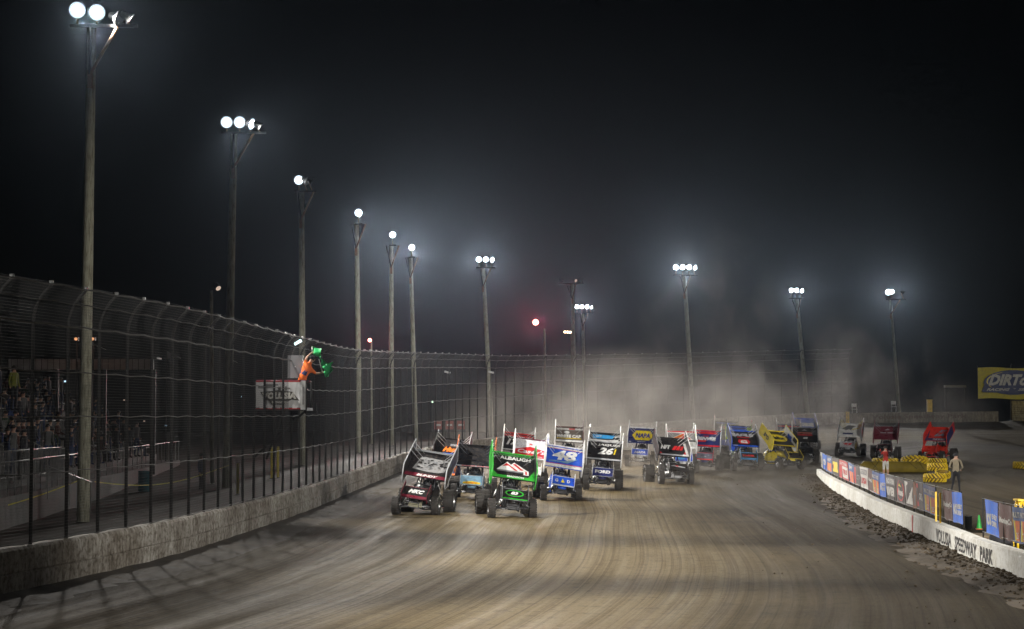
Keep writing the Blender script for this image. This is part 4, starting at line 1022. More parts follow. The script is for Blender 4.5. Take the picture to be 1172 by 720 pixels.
cars.append((972, 131, -16, 2, dict(body=SIL, wing=WHT, edge=SIL, sbl=(GRY, SIL), sbr=(WHT, MRN), nose=SIL, nedge=SIL, stay=YEL, side=paint(.25, .2, .03),
    deco=[('poly', [(.1, .6), (.35, .9), (.7, .85), (.55, .7), (.5, .5), (.4, .62), (.3, .5)], GRY), Rr(.18, .16, .62, .28, NVY), ('poly', [(.55, .5), (.85, .7), (.85, .75), (.55, .56)], YEL)],
    decr=[Rr(0, 0, .2, .3, YEL), Rr(.1, 0, .3, .3, BLU), Rr(.25, .1, .6, .9, BRN), Rr(.7, .3, .95, .9, RED)], ndeco=[T('TJ', .15, .35, .85, .75, RED, .2, .08)]),
    'white winged sprint car on the infield behind the row of banners', None))
cars.append((1013, 129, -14, 1, dict(body=BLK, wing=MRN, edge=MRN, board=MRN, nose=BLK, stay=SIL, wedge=GRY,
    deco=[('poly', [(.42, .72), (.55, .84), (.64, .74), (.5, .7)], SIL), Rr(.25, .46, .5, .54, SIL), Rr(.55, .46, .85, .54, SIL)]),
    'dark maroon winged sprint car behind the person in the red top', None))
redp = paint(.75, .035, .015)
cars.append((1072, 129, -30, 1, dict(body=redp, wing=redp, edge=redp, sbl=(redp, redp), sbr=(redp, NVY), nose=redp, tail=redp, side=redp, frame=redp, cage=darkm, wedge=redp, stay=redp,
    deco=[Rr(0, 0, 1, .20, NVY), ('poly', [(0, .15), (.12, .15), (0, .9)], NVY), T('THE RUSH', .32, .06, .85, .16, WHT, .1, .05), T('1A', .3, .34, .75, .56, SKY, .3, .08), T('ZY', .4, .66, .8, .84, SKY, .3, .08)],
    decr=[Rr(.0, .0, .18, 1, redp)]),
    'bright red sprint car alone on the infield beside the yellow tyres', 'helmeted driver seated in the bright red sprint car'))
for c in cars:
    sprint_car(c[0], c[1], c[2], c[3], c[4], c[5], c[6])

# ------------------------------------------------------------------ infield tyres and barrier
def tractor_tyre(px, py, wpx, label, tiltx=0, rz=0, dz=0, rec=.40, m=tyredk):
    p = gnd(px, py); k = FPX / p.y; r = wpx / k / 2
    mb = MB(); h = rec / 2
    mb.lathe([(r * .55, -h * .8), (r * .62, -h), (r * .86, -h), (r * .97, -h * .7), (r * .97, h * .7), (r * .86, h), (r * .62, h), (r * .55, h * .8), (r * .50, 0), (r * .55, -h * .8)], m, None, 28)
    for q in range(18):
        for s in (-1, 1):
            a0 = 2 * math.pi * (q + (.5 if s > 0 else 0)) / 18
            pts = [(a0, s * h * .98, .90), (a0 + .10, s * h * .75, 1.0), (a0 + .30, s * h * .1, 1.02)]
            mb.path([(r * rr * math.cos(a), r * rr * math.sin(a), z) for a, z, rr in pts], r * .075, lugyel, 4)
    o = mb.build('tractor_tyre'); o.location = p + V((0, 0, h + dz)); o.rotation_euler = (R(tiltx), 0, rz)
    tag(o, label, 'tyre', 'yellow painted tractor tyres on the infield'); return o
lugyel = basic('tyre_lug_yellow', (.85, .60, .03), .5, var=.25, scale=5)
tractor_tyre(1013, 533, 28, 'yellow tractor tyre lying behind the middle of the long barrier', dz=.0)
tractor_tyre(1047, 536, 30, 'large leaning yellow tractor tyre at the right end of the barrier', tiltx=-14, dz=.16, rz=R(-12))
tractor_tyre(1070, 552, 25, 'yellow tractor tyre at the bottom of the small stack')
tractor_tyre(1073, 548, 22, 'yellow tractor tyre on top of the small stack beside the official', dz=.40, rec=.36)
tractor_tyre(1073, 539, 20, 'yellow tractor tyre standing behind the small stack', dz=.30)
tractor_tyre(1079, 549, 17, 'small yellow tractor tyre leaning on the right of the stack', dz=.1, rec=.3, tiltx=15)
tractor_tyre(1170, 536.5, 20, 'yellow tractor tyre at the right edge of the infield')
a = gnd(984, 541); b = gnd(1061, 541)
mb = MB(); n = 30; vs = []; d = (b - a); 
for i in range(n + 1):
    t = i / n; hgt = .60 * (1 if t < .9 else 1 - (t - .9) * 3) * (1 if t > .04 else .75); q = a + d * t
    for (yy, zz) in ((-.05, 0), (-.16, hgt * .28), (-.12, hgt * .62), (0, hgt * .96), (.08, hgt), (.30, hgt), (.38, hgt * .9), (.46, 0)):
        wv = .015 * math.sin(t * 40 + zz * 3)
        vs.append((q.x - a.x, q.y - a.y + yy + wv, q.z - a.z + zz))
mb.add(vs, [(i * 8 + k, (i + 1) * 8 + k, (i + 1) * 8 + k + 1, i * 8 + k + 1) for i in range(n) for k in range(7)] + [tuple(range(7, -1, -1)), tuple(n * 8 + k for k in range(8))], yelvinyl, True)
for t0, t1 in ((.15, .28), (.28, .16), (.70, .86), (.86, .95)):
    mb.path([(d.x * t0, d.y * t0 - .13, .62), (d.x * (t0 + t1) / 2, d.y * (t0 + t1) / 2 - .185, .33), (d.x * t1, d.y * t1 - .12, .08)], .012, darkm, 5)
o = mb.build('foam_barrier'); o.location = a; tag(o, 'long low dark yellow padded barrier in front of the infield cars', 'barrier')

# ------------------------------------------------------------------ banners on the inner wall
bm = lambda c, r=.6: paint(c[0], c[1], c[2], r)
bbl = bm((.02, .14, .62)); bbr = bm((.09, .035, .028)); bdk = bm((.05, .045, .04)); bwh = bm((.55, .54, .5)); bor = bm((.70, .17, .05)); byl = bm((.70, .55, .03)); brd = bm((.45, .03, .03)); bnv = bm((.06, .12, .30)); brs = bm((.25, .11, .06)); bgr = bm((.2, .2, .2))
nos = [T('NOS', .08, .26, .46, .62, bwh, 0, .06), T('ENERGY', .5, .46, .95, .62, bwh, 0, .04), T('DRINK', .5, .26, .92, .42, bwh, 0, .04)]
mk = [T('MonkeyCo', .05, .40, .95, .62, bwh, 0, .05)]
oran = [Rr(.08, .06, .20, .62, byl), Rr(.2, .06, .46, .62, bor), Rr(.56, .06, .68, .62, byl), Rr(.68, .06, .94, .62, bor), T('MULTI', .08, .70, .46, .86, bwh, 0, .04), T('PARTS', .54, .70, .94, .86, bwh, 0, .04), T('25', .24, .12, .42, .3, bwh), T('25', .72, .12, .9, .3, bwh)]
BN = [(936, 941, bwh, [Rr(.2, .1, .4, .9, bgr), T('OIL', .45, .2, .8, .8, bdk, 0, .03)], 'narrow pale banner at the far left end of the white wall'),
 (941.6, 946, bbl, [('ell', .5, .5, .3, .2, bwh)], 'plain blue banner second from the far end with a small white emblem'),
 (946.3, 952, bnv, [Rr(.1, .1, .9, .6, bor), Rr(.4, .1, .5, .6, byl), T('MP', .2, .7, .8, .9, bwh)], 'small slate blue banner with an orange block near the far end'),
 (952.6, 960, bdk, [('poly', [(.1, .2), (.15, .8), (.85, .8), (.9, .2)], byl), T('P&L', .2, .35, .8, .65, brd, 0, .06)], 'brown banner with a yellow panel near the far end'),
 (960.6, 970.5, brd, [Rr(.35, .1, .95, .7, bwh), T('DAYTONA', .1, .75, .9, .92, bwh), T('TIRE', .4, .3, .9, .55, brd, 0, .05)], 'dark red banner with a white block'),
 (971.5, 977.2, bnv, [Rr(.15, .05, .5, .6, bor), Rr(.55, .05, .9, .6, bor), T('MP', .2, .7, .8, .9, bwh)], 'blue banner with two orange bars beside the grey and red one'),
 (977.6, 984, bdk, [Rr(0, .1, .3, .9, brd), T('OCTA', .35, .3, .95, .55, bgr, 0, .04)], 'narrow dark banner with a red strip on its left edge'),
 (984.5, 993.3, bwh, [Rr(.1, .65, .9, .9, bgr), T('TOTAL', .12, .7, .88, .85, bwh), T('USA', .15, .2, .85, .5, brd, 0, .05)], 'white banner with red lettering under a grey block'),
 (993.6, 998.4, bbr, mk, 'narrow brown banner with white lettering left of the orange barred one'),
 (998.6, 1006.6, bnv, oran, 'blue topped banner with orange and yellow bars in the middle of the row'),
 (1007, 1013, bbl, nos, 'bright blue banner with white block letters in the middle of the row'),
 (1013.6, 1025, bdk, [Rr(.12, .62, .92, .9, bgr), T('BOOTER', .15, .66, .9, .86, bwh, 0, .03), T('RIVER', .12, .15, .92, .52, bwh, 0, .07)], 'grey and black banner with two rows of white letters'),
 (1025.6, 1035, bdk, [('ell', .5, .5, .42, .42, brd), ('ell', .5, .5, .36, .36, bdk), T('Hoe', .2, .3, .82, .6, bwh, .2, .08), ('poly', [(.3, .66), (.5, .8), (.7, .66), (.5, .7)], byl)], 'black banner with a red ringed oval emblem'),
 (1035.5, 1045, bdk, [('poly', [(.02, .95), (.2, .1), (.98, .1), (.98, .8), (.6, .5), (.35, .95)], bwh), T('WELD', .25, .25, .9, .5, bdk, 0, .06)], 'black banner with a large white chevron'),
 (1045.3, 1048.6, brs, [Rr(.2, .1, .8, .5, bgr)], 'thin rust coloured banner strip'),
 (1049, 1057, bdk, [Rr(.05, .1, .3, .95, brd), T('OCTA', .35, .35, .95, .62, bwh, 0, .05)], 'black banner with red strip and white letters left of the twin orange panels'),
 (1057.3, 1070.8, bnv, oran, 'wide blue banner with orange panels just left of the yellow stakes'),
 (1079.5, 1089.8, bbr, mk, 'brown banner with white lettering right of the yellow stakes'),
 (1090, 1101.3, bbl, nos, 'blue energy drink banner just left of the trash can'),
 (1128, 1143, bbl, nos, 'large blue energy drink banner right of the green cone'),
 (1143.3, 1158.8, bbr, mk, 'wrinkled brown banner with white lettering near the right edge'),
 (1159.6, 1176, bnv, oran, 'blue banner with orange and yellow panels at the right edge')]
bpts = []
for k, (xa, xb, mt, items, lab) in enumerate(BN):
    sa, sb = inner_s(xa, .2), inner_s(xb, .2)
    if abs(sa - sb) < .05: continue
    if abs(sa - sb) > 9: sa = sb + 1.5
    z0, z1 = .74, 1.50
    def fn(u, v, h, sa=sa, sb=sb, k=k): 
        s_ = sa + (sb - sa) * u
        w = .018 * math.sin(u * 9 + k * 2.1) * math.sin(v * 3 + k) + .03 * (1 - v)
        return inner_pt(s_, .2 + w - h, z0 + (z1 - z0) * v + .015 * math.sin(k * 1.7 + u * 3))
    n = 8; mb = MB(); A = []
    for i in range(n + 1):
        for j in range(5): A.append(fn(i / n, j / 4, 0))
    for i in range(n + 1):
        for j in range(5): A.append(fn(i / n, j / 4, -.006))
    m_ = (n + 1) * 5
    fs = [(i * 5 + j, (i + 1) * 5 + j, (i + 1) * 5 + j + 1, i * 5 + j + 1) for i in range(n) for j in range(4)]
    fs += [tuple(m_ + q for q in f[::-1]) for f in fs]
    mb.add(A, fs, mt, True)
    o = mb.build('banner'); tag(o, lab, 'banner', 'sponsor banners along the white inner wall')
    mb = MB(); deco(mb, fn, items, .004); mb.build('lettering', o)
rl = thing('banner_rail', 'low wire and stake rail the banners hang from on the white wall', 'rail')
s_end = inner_s(936, .26)
for (sa, sb) in ((inner_s(1102.5, .26), s_end), (inner_s(1250, .26), inner_s(1127, .26))):
    mb = MB(); ns = max(2, int(abs(sb - sa) / 1.0))
    for z in (.76, 1.52): mb.path([inner_pt(sa + (sb - sa) * q / ns, .225, z) for q in range(ns + 1)], .006, galv, 4)
    mb.build('wire', rl)
    ns = max(2, int(abs(sb - sa) / 2.2))
    for q in range(ns + 1):
        p = inner_pt(sa + (sb - sa) * q / ns, .235, .55); mb = MB(); mb.tube(p, p + V((0, 0, 1.0)), .018, dkgalv); mb.build('stake', rl)
for px, lab in ((1072.5, 'left one of two yellow stakes on the white wall'), (1077.3, 'right one of two yellow stakes on the white wall')):
    p = inner_pt(inner_s(px, .15), .13, .60); mb = MB(); mb.box((0, 0, .40), (.045, .04, .80), tyreyel); mb.box((0, 0, .01), (.1, .08, .02), tyreyel)
    o = mb.build('yellow_stake'); o.location = p; tag(o, lab, 'stake', 'yellow stakes on the white wall')
# trash can, cone, ladder
p = gnd(1108.5, 606); vs_ = .5
mb = MB(); mb.lathe([(r_ * .42, z_ * .48) for r_, z_ in [(.001, 0), (.21, 0), (.26, .78), (.285, .79), (.285, .84), (.25, .84), (.24, .78)]], vinyl_blk, None, 20)
for q in range(12):
    a_ = 2 * math.pi * q / 12; mb.tube((.092 * math.cos(a_), .092 * math.sin(a_), .04), (.109 * math.cos(a_), .109 * math.sin(a_), .34), .005, vinyl_blk, 4)
o = mb.build('waste_bin'); o.location = p; tag(o, 'small narrow black bin beside the green cone', 'bin')
mb = MB(); mb.box((0, 0, .06), (1.6, 1.4, .12), basic('pallet_wood', (.16, .12, .08), .9))
for q in range(6): mb.box((0, -.6 + q * .24, .135), (1.64, .17, .03), basic('pallet_board', (.25, .2, .13), .9))
pp = gnd(1118, 619); o = mb.build('wooden_pallet'); o.location = pp; o.rotation_euler = (0, 0, R(-8)); tag(o, 'low wooden pallet on the ground behind the gap between the banners', 'pallet')
mb = MB(); gc = basic('cone_green', (.03, .42, .06), .5); mb.box((0, 0, .015), (.20, .20, .03), paint(.5, .1, .02, .6)); mb.lathe([(.085, .03), (.02, .42), (.014, .43), (.001, .43)], gc, None, 20); mb.lathe([(.056, .20), (.040, .29)], paint(.02, .25, .04), None, 20)
o = mb.build('traffic_cone'); o.location = gnd(1120.7, 606.5); tag(o, 'green traffic cone beside the small black bin', 'cone')
Yl = 47.5
mb = MB(); 
A0 = at(1165.5, 596, Yl); A1 = at(1169, 573, Yl); A2 = at(1176, 598, Yl + .6)
for off_ in (0, .45):
    mb.tube((0, off_, 0), (A1.x - A0.x, off_, A1.z - A0.z + .0), .03, tyreyel); mb.tube((A2.x - A0.x, off_, 0), (A1.x - A0.x, off_, A1.z - A0.z), .03, tyreyel)
for q in range(1, 4): t = q / 4; mb.tube(((A1.x - A0.x) * t, 0, (A1.z - A0.z) * t), ((A1.x - A0.x) * t, .45, (A1.z - A0.z) * t), .018, tyreyel)
mb.box((A1.x - A0.x, .22, A1.z - A0.z + .01), (.16, .5, .04), tyreyel)
for cx_ in (0, A2.x - A0.x):
    for off_ in (0, .45): mb.tube((cx_, off_, 0), (cx_ - .03, off_, -A0.z), .03, tyreyel)
o = mb.build('step_ladder'); o.location = A0; tag(o, 'yellow folding step ladder behind the banners at the right edge', 'ladder')

# ------------------------------------------------------------------ flag stand
Ys = 66.0
L0 = at(293, 470, Ys); L1 = at(350, 436, Ys)
fs_root = thing('flag_stand', 'boxed flag stand with a white VOLUSIA banner hung through the catch fence', 'flag stand', (L0.x, Ys, L0.z))
w, hh = L1.x - L0.x, L1.z - L0.z
mb = MB(); mb.box((w / 2, .9, .05), (w + .1, 1.9, .1), darkm); mb.box((w / 2, .9, hh + .0), (w + .12, .05, .06), MRN)
for x in (0, w):
    for y in (0, 1.8): mb.tube((x, y, -.1), (x, y, hh), .035, dkgalv)
mb.tube((0, 0, hh), (w, 0, hh), .035, MRN); mb.tube((w, 0, hh), (w, 1.8, hh), .03, dkgalv); mb.tube((0, 1.8, hh), (w, 1.8, hh), .03, dkgalv)
mb.tube((w * .55, .2, .0), (w * .2, .2, -1.6), .04, dkgalv); mb.tube((w * .9, 1.6, .0), (-.3, 1.6, -1.6), .04, dkgalv)
mb.box((w + .18, .2, -.05), (.35, .12, .08), dkgalv); mb.box((w + .3, .2, .1), (.08, .1, .3), dkgalv)
mb.build('platform', fs_root)
mb = MB(); vs = []; n = 18
for i in range(n + 1):
    for j in range(7): vs.append((w * (i / n) * .90, -.05 + .018 * math.sin(i * 1.9 + j) , .05 + (hh - .06) * j / 6))
wb = basic('banner_vinyl', (.62, .62, .62), .5, var=.12, scale=2)
mb.add(vs, [(i * 7 + j, (i + 1) * 7 + j, (i + 1) * 7 + j + 1, i * 7 + j + 1) for i in range(n) for j in range(6)], wb, True)
bn = mb.build('front_banner', fs_root)
mb = MB(); ww = w * .90
fn = lambda u, v, h: V((ww * u, -.075 - h, .05 + (hh - .06) * v))
deco(mb, fn, [('poly', [(.10, .62), (.2, .62), (.5, .68), (.82, .62), (.98, .30), (.80, .34), (.6, .16), (.35, .16), (.3, .3), (.2, .34)], bdk), Rr(.05, .74, .42, .84, bgr), Rr(.2, .84, .5, .90, bgr), T('VOLUSIA', .14, .36, .9, .60, bwh, .1, .07), T('SPEEDWAY PARK', .36, .20, .72, .29, bwh, 0, .03), Rr(0, .97, 1, 1, brd), Rr(0, 0, 1, .03, brd), Rr(.5, .68, .56, .8, bdk), Rr(.66, .66, .69, .82, bdk)], .004)
mb.build('logo', bn)
mb = MB(); mb.box((w * .95, -.04, hh / 2 + .02), (w * .095, .10, hh - .02), basic('white_panel', (.45, .45, .44), .5)); mb.box((w * .955, -.095, hh / 2), (.05, .01, hh * .6), bgr); mb.build('end_panel', fs_root)
mb = MB(); c0 = at(330, 433, Ys + .5); c1 = at(347, 407, Ys + .5)
gp = basic('grey_cabinet', (.22, .22, .23), .45, var=.2, scale=1.5); mb.box((.24, 0, .38), (c1.x - c0.x, .35, c1.z - c0.z), gp); mb.box((.24, -.18, .38), (.03, .02, .03), WHT)
for q in range(3): mb.tube((.05 + .18 * q, -.18, .02), (.05 + .18 * q, -.18, -.08), .02, darkm)
mb.box((.24, 0, -.02), (.52, .38, .05), darkm)
o = mb.build('grey_cabinet'); o.location = c0; tag(o, 'tall grey metal cabinet standing in the flag stand', 'cabinet')
mb = MB(); a_ = at(337, 394, Ys); b_ = at(345, 389.5, Ys)
d = b_ - a_; mb.tube((0, 0, 0), d, .05, tube_on, 8); mb.tube((-.02, .05, .08), d + V((0, .05, .08)), .06, dkgalv, 6); mb.tube((0, .05, .1), (-.2, .4, .3), .02, dkgalv)
o = mb.build('work_light'); o.location = a_; tag(o, 'small tilted tube light above the flag stand', 'light')
# flagman leaning out with two flags
sh = at(350.5, 414, Ys - .2)
k = 1.0
J = []; Ed = []
def A_(p, r, fr=None, r2=None):
    J.append((p[0], p[1], p[2], r, r2 or r))
    if fr is not None: Ed.append((fr, len(J) - 1))
    return len(J) - 1
pv = at(347, 436, Ys + .30) ; O_ = V((pv.x, pv.y, L0.z + .1))
rel = lambda px, py, dy=0: at(px, py, Ys + .30 + dy) - O_
pel = A_(rel(345, 437), .15, None, .12); sp1 = A_(rel(347, 429), .15, pel, .12); sp2 = A_(rel(351.5, 421), .17, sp1, .12); nk = A_(rel(355, 414.5), .06, sp2); hd = A_(rel(357, 411), .085, nk, .095); A_(rel(358.5, 410, -.03), .07, hd)
A_(rel(360.8, 412.0), .014, hd)
shl = A_(rel(349.5, 415), .065, sp2); ell = A_(rel(351, 409), .04, shl); wrl = A_(rel(356, 404.5), .03, ell); pl = A_(rel(357.3, 403.8), .034, wrl, .02)
shr = A_(rel(357, 424), .065, sp2); elr = A_(rel(361.5, 427.5), .042, shr); wrr = A_(rel(367, 427), .03, elr); pr = A_(rel(368.5, 426.4), .034, wrr, .02)
for (pi_, bx, by) in ((pl, 358.2, 403), (pr, 369.5, 426)):
    for q in range(4): f1 = A_(rel(bx, by + q * .55 - .8), .010, pi_); A_(rel(bx + .8, by + q * .5 - .6, -.02), .009, f1)
    A_(rel(bx - .6, by - 1.4), .011, pi_)
for s in (-1, 1):
    hp = A_(V(J[pel][:3]) + V((s * .09, 0, -.10)), .09, pel); kn = A_(V((s * .12, .03, .48)) + V((-.05, 0, 0)), .062, hp); an = A_(V((s * .13 - .05, .08, .09)), .04, kn); A_(V((s * .14 - .05, -.10, .04)), .035, an)
hipz = J[pel][2]
def fm(c):
    px_ = c
    if c.z < hipz - .02: return 1
    if (c - V(J[hd][:3])).length < .14: return 2
    if (c - V(J[wrl][:3])).length < .16 or (c - V(J[wrr][:3])).length < .16 or (c - V(J[ell][:3])).length < .10: return 2
    return 0 if not (abs(c.z - J[sp1][2] - .06) < .09 and c.x < J[sp2][0] - .02) else 3
o = skin_body('person', J, Ed, fm, [cloth_org, cloth_blk, skin, cloth_blu]); o.location = O_
tag(o, 'flagman in orange shirt leaning out of the flag stand waving two green flags', 'person')
mb = MB(); h_ = V(J[hd][:3]); mb.lathe([(.001, .11), (.06, .1), (.1, .05), (.105, -.02)], cloth_blk, Matrix.Translation(h_ + V((.0, 0, .02))) @ Matrix.Rotation(R(40), 4, 'Y'), 14); mb.build('cap', o)
def flag(hand_px, tip_px, poly, label):
    O2 = at(*hand_px, Ys + .22); fl = thing('green_flag', label, 'flag', O2, 0, 'green flags waved over the fence')
    mb = MB(); mb.tube((0, 0, 0), at(*tip_px, Ys + .22) - O2, .014, WHT); mb.build('stick', fl)
    c = [at(x, y, Ys + .22) - O2 for x, y in poly]; mb = MB(); n = 14; vs = []
    for i in range(n + 1):
        for j in range(n + 1):
            u, v = i / n, j / n; p = c[0].lerp(c[1], u).lerp(c[3].lerp(c[2], u), v)
            p = p + V((.05 * math.sin(v * 9 + u * 3), .13 * math.sin(u * 8 + v * 3) + .06 * math.sin(v * 11), .05 * math.sin(u * 7 + 1)))
            vs.append(p)
    mb.add(vs, [(i * (n + 1) + j, (i + 1) * (n + 1) + j, (i + 1) * (n + 1) + j + 1, i * (n + 1) + j + 1) for i in range(n) for j in range(n)], flag_g, True); mb.build('cloth', fl)
flag((357.5, 404), (357, 397), [(356, 397.5), (359, 408.5), (369, 411), (367.5, 401)], 'upper green flag held in the raised hand of the flagman')
flag((369, 426.5), (365, 411), [(365, 411.5), (381, 416), (378, 433), (370, 427)], 'lower green flag hanging from the outstretched hand of the flagman')

# ------------------------------------------------------------------ grandstand and what stands behind the fence
sconc = basic('stand_concrete', (.10, .10, .095), .9, var=.35, scale=1.5)
bench_m = basic('bench_metal', (.10, .10, .10), .5, .4, var=.3)
gs = thing('grandstand', 'dark bleacher grandstand rising behind the catch fence at left', 'grandstand', (0, 0, 0))
x0 = -15.4; Y0, Y1 = 50, 112
def stx(y): return x0 - (y - 63) * .0625
mb = MB()
rows = 9; rise, run = .34, .62
vs = []
for y in (Y0, Y1):
    X_ = stx(y); vs.append((X_, y, -.1)); vs.append((X_, y, .95)); vs.append((X_ - 1.3, y, .95))
    for k in range(rows): vs.append((X_ - 1.3 - k * run, y, .95 + (k + 1) * rise)); vs.append((X_ - 1.3 - (k + 1) * run, y, .95 + (k + 1) * rise))
    vs.append((X_ - 1.3 - rows * run, y, -.1))
n = len(vs) // 2
mb.add(vs, [(i, i + 1, n + i + 1, n + i) for i in range(n - 1)] + [tuple(range(n - 1, -1, -1)), tuple(range(n, 2 * n))], sconc)
mb.build('terrace', gs)
for k in range(rows):
    mb = MB(); z = .95 + (k + 1) * rise + .38
    a_ = V((stx(Y0 + 1) - 1.3 - k * run - .3, Y0 + 1, z)); b_ = V((stx(Y1 - 1) - 1.3 - k * run - .3, Y1 - 1, z))
    mb.add([a_ + V((-.14, 0, 0)), a_ + V((.14, 0, 0)), b_ + V((.14, 0, 0)), b_ + V((-.14, 0, 0)), a_ + V((-.14, 0, .04)), a_ + V((.14, 0, .04)), b_ + V((.14, 0, .04)), b_ + V((-.14, 0, .04))], [(0, 1, 2, 3), (7, 6, 5, 4), (0, 4, 5, 1), (2, 6, 7, 3), (1, 5, 6, 2), (3, 7, 4, 0)], bench_m)
    for y in np.arange(Y0 + 2, Y1 - 1, 3.0): x_ = stx(y) - 1.3 - k * run - .3; mb.tube((x_, y, z - .38), (x_, y, z), .025, bench_m, 5)
    mb.build('bench', gs)
# railings
def rail(pts, h, spacing, label, mid=True, r=.022, name='railing', base=0.0):
    rt = thing(name, label, 'railing', (0, 0, 0), 0, 'metal railings on the grandstand')
    mb = MB(); P = [V(p) for p in pts]
    mb.path([p + V((0, 0, h)) for p in P], r, galv, 6); mb.build('top_rail', rt)
    if mid: mb = MB(); mb.path([p + V((0, 0, h * .12)) for p in P], r * .7, galv, 5); mb.build('bottom_rail', rt)
    for a, b in zip(P, P[1:]):
        n = max(1, int((b - a).length / spacing))
        for q in range(n + 1):
            p = a.lerp(b, q / n); mb = MB(); mb.tube(p, p + V((0, 0, h)), r * .8, galv, 5); mb.build('baluster', rt)
rail([(stx(54) + .02, 54, .95), (stx(76) + .02, 76, .95)], 1.05, 1.15, 'bright front rail along the grandstand walkway nearest the camera', False, .026)
rail([(stx(77.5) + .02, 77.5, .95), (stx(111) + .02, 111, .95)], 1.05, 1.6, 'front rail along the far half of the grandstand walkway', False, .026)
for i, (y, lab) in enumerate(((58, 'stair rail beside the nearest aisle of the stand'), (61, 'stair rail beside the second aisle of the stand'), (70, 'baluster rail stepping down the middle of the stand'), (76.5, 'stair rail by the gap in the front rail'), (88, 'baluster rail in the far part of the stand'), (98, 'stair rail near the far end of the stand'))):
    X_ = stx(y) - 1.3
    rail([(X_, y, .95 + rise * .3), (X_ - rows * run, y, .95 + rows * rise)], 1.0, .17, lab)
rail([(stx(60) - 1.35, 62, .95 + .3), (stx(60) - 1.35, 74, .95 + .3)], 1.0, .18, 'close set vertical railing in front of the lowest row')
rail([(stx(80) - 3.3, 78, 2.2), (stx(90) - 3.3, 92, 2.2)], 1.0, .2, 'upper vertical railing among the crowd')
# ramp rail at lower left
rail([(stx(56) + 1.6, 58, 1.0), (stx(56) + 1.9, 62.5, .4)], .95, 2.2, 'sloping ramp handrail at lower left below the stand', False)
# white fascia at back with canopy, and speakers of light
mb = MB(); a_ = at(10, 423, 92); b_ = at(176, 428, 92)
fb = basic('pale_fascia', (.7, .7, .7), .7, var=.3, scale=1.0)
Wd = b_.x - a_.x; H1 = at(10, 411, 92).z - a_.z
mb.box((Wd / 2, 0, H1 / 2), (Wd, .15, H1), fb)
for q in range(24): mb.box((Wd * (q + .5) / 24, -.08, H1 / 2), (.03, .02, H1), basic('fascia_seam', (.2, .2, .2), .7) if q == 0 else mb.mats[1])
mb.box((Wd / 2, .5, H1 + .05), (Wd + .3, 1.3, .08), darkm); 
for q in (0, .33, .66, 1): mb.box((Wd * q, .2, -2.4), (.12, .12, 4.8), darkm)
o = mb.build('press_booth'); o.location = a_; tag(o, 'long low pale fascia of a booth behind the crowd', 'booth')
for px, py, w_, Y, lab in ((87, 388, 1, 90, 'small orange lamp left of the nearest light pole'), (106, 388, 1, 90, 'small orange lamp right of the nearest light pole')):
    p = at(px, py, Y); mb = MB(); mb.lathe([(.001, 0), (.07, 0), (.07, .04), (.001, .05)], lens_org, Matrix.Rotation(R(90), 4, 'X'), 10); mb.box((0, .12, 0), (.2, .2, .16), darkm); mb.tube((0, .2, 0), (0, .2, -4.5), .04, darkm)
    o = mb.build('orange_lamp'); o.location = p; tag(o, lab, 'lamp', 'orange lamps behind the crowd')
    l = bpy.data.lights.new('orange_light', 'POINT'); l.energy = 3; l.color = (1, .4, .15); l.shadow_soft_size = .06; lo = bpy.data.objects.new('orange_light', l); C.objects.link(lo); lo.location = p + V((0, -.3, 0))
for px, py, sx, Y, lab in ((106, 393, 1, 88, 'pale scalloped pennant right of the nearest pole'), (191, 402, 1, 88, 'pale triangular pennant above the crowd'), (258, 408, .9, 92, 'dim curved pennant beside the second pole')):
    p = at(px, py, Y); mb = MB(); vs = []
    for i in range(7):
        t = i / 6; vs += [(.62 * t * sx, .03 * math.sin(t * 5), -.28 * t), (.62 * t * sx, .03 * math.sin(t * 5) + .02, -.28 * t - (.30 * (1 - t) ** 1.6 + .05) * (1.0 if px == 191 else .25))]
    mb.add(vs, [(2 * i, 2 * i + 2, 2 * i + 3, 2 * i + 1) for i in range(6)], cloth_wht, True); mb.tube((-.02, .05, .05), (-.02, .05, -4.8), .03, darkm)
    o = mb.build('pennant'); o.location = p; tag(o, lab, 'pennant')
# barrels, tape, yellow posts, tables
def barrel(px, py, m, lab):
    p = gnd(px, py); mb = MB(); mb.lathe([(.001, 0), (.29, 0), (.30, .02), (.29, .28), (.305, .30), (.29, .32), (.29, .58), (.305, .6), (.29, .62), (.29, .86), (.30, .88), (.27, .88), (.001, .86)], m, None, 20)
    o = mb.build('barrel'); o.location = p; tag(o, lab, 'barrel', 'plastic barrels behind the fence')
barrel(48, 584, basic('blue_plastic', (.01, .02, .12), .5), 'dark blue barrel near the ramp at lower left'); barrel(166, 563, tealm, 'teal barrel behind the fence below the front rail')
mb = MB(); pts = []
ta = gnd(0, 600); 
for (xa, ya, Ya), (xb, yb_, Yb), sag in (((-10, 584, 60), (89, 551, 66), 2), ((108, 552, 66), (262, 533, 84), 12)):
    q = []
    for i in range(15):
        t = i / 14; q.append(at(xa + (xb - xa) * t, ya + (yb_ - ya) * t + sag * math.sin(math.pi * t), Ya + (Yb - Ya) * t))
    for i in range(14):
        a0, b0 = q[i], q[i + 1]; mb.add([a0, b0, b0 + V((0, .01, .035)), a0 + V((0, .01, .035))], [(0, 1, 2, 3)], paint(.55, .5, .05, .6))
o = mb.build('caution_tape'); tag(o, 'sagging yellow caution tape strung behind the catch fence', 'tape')
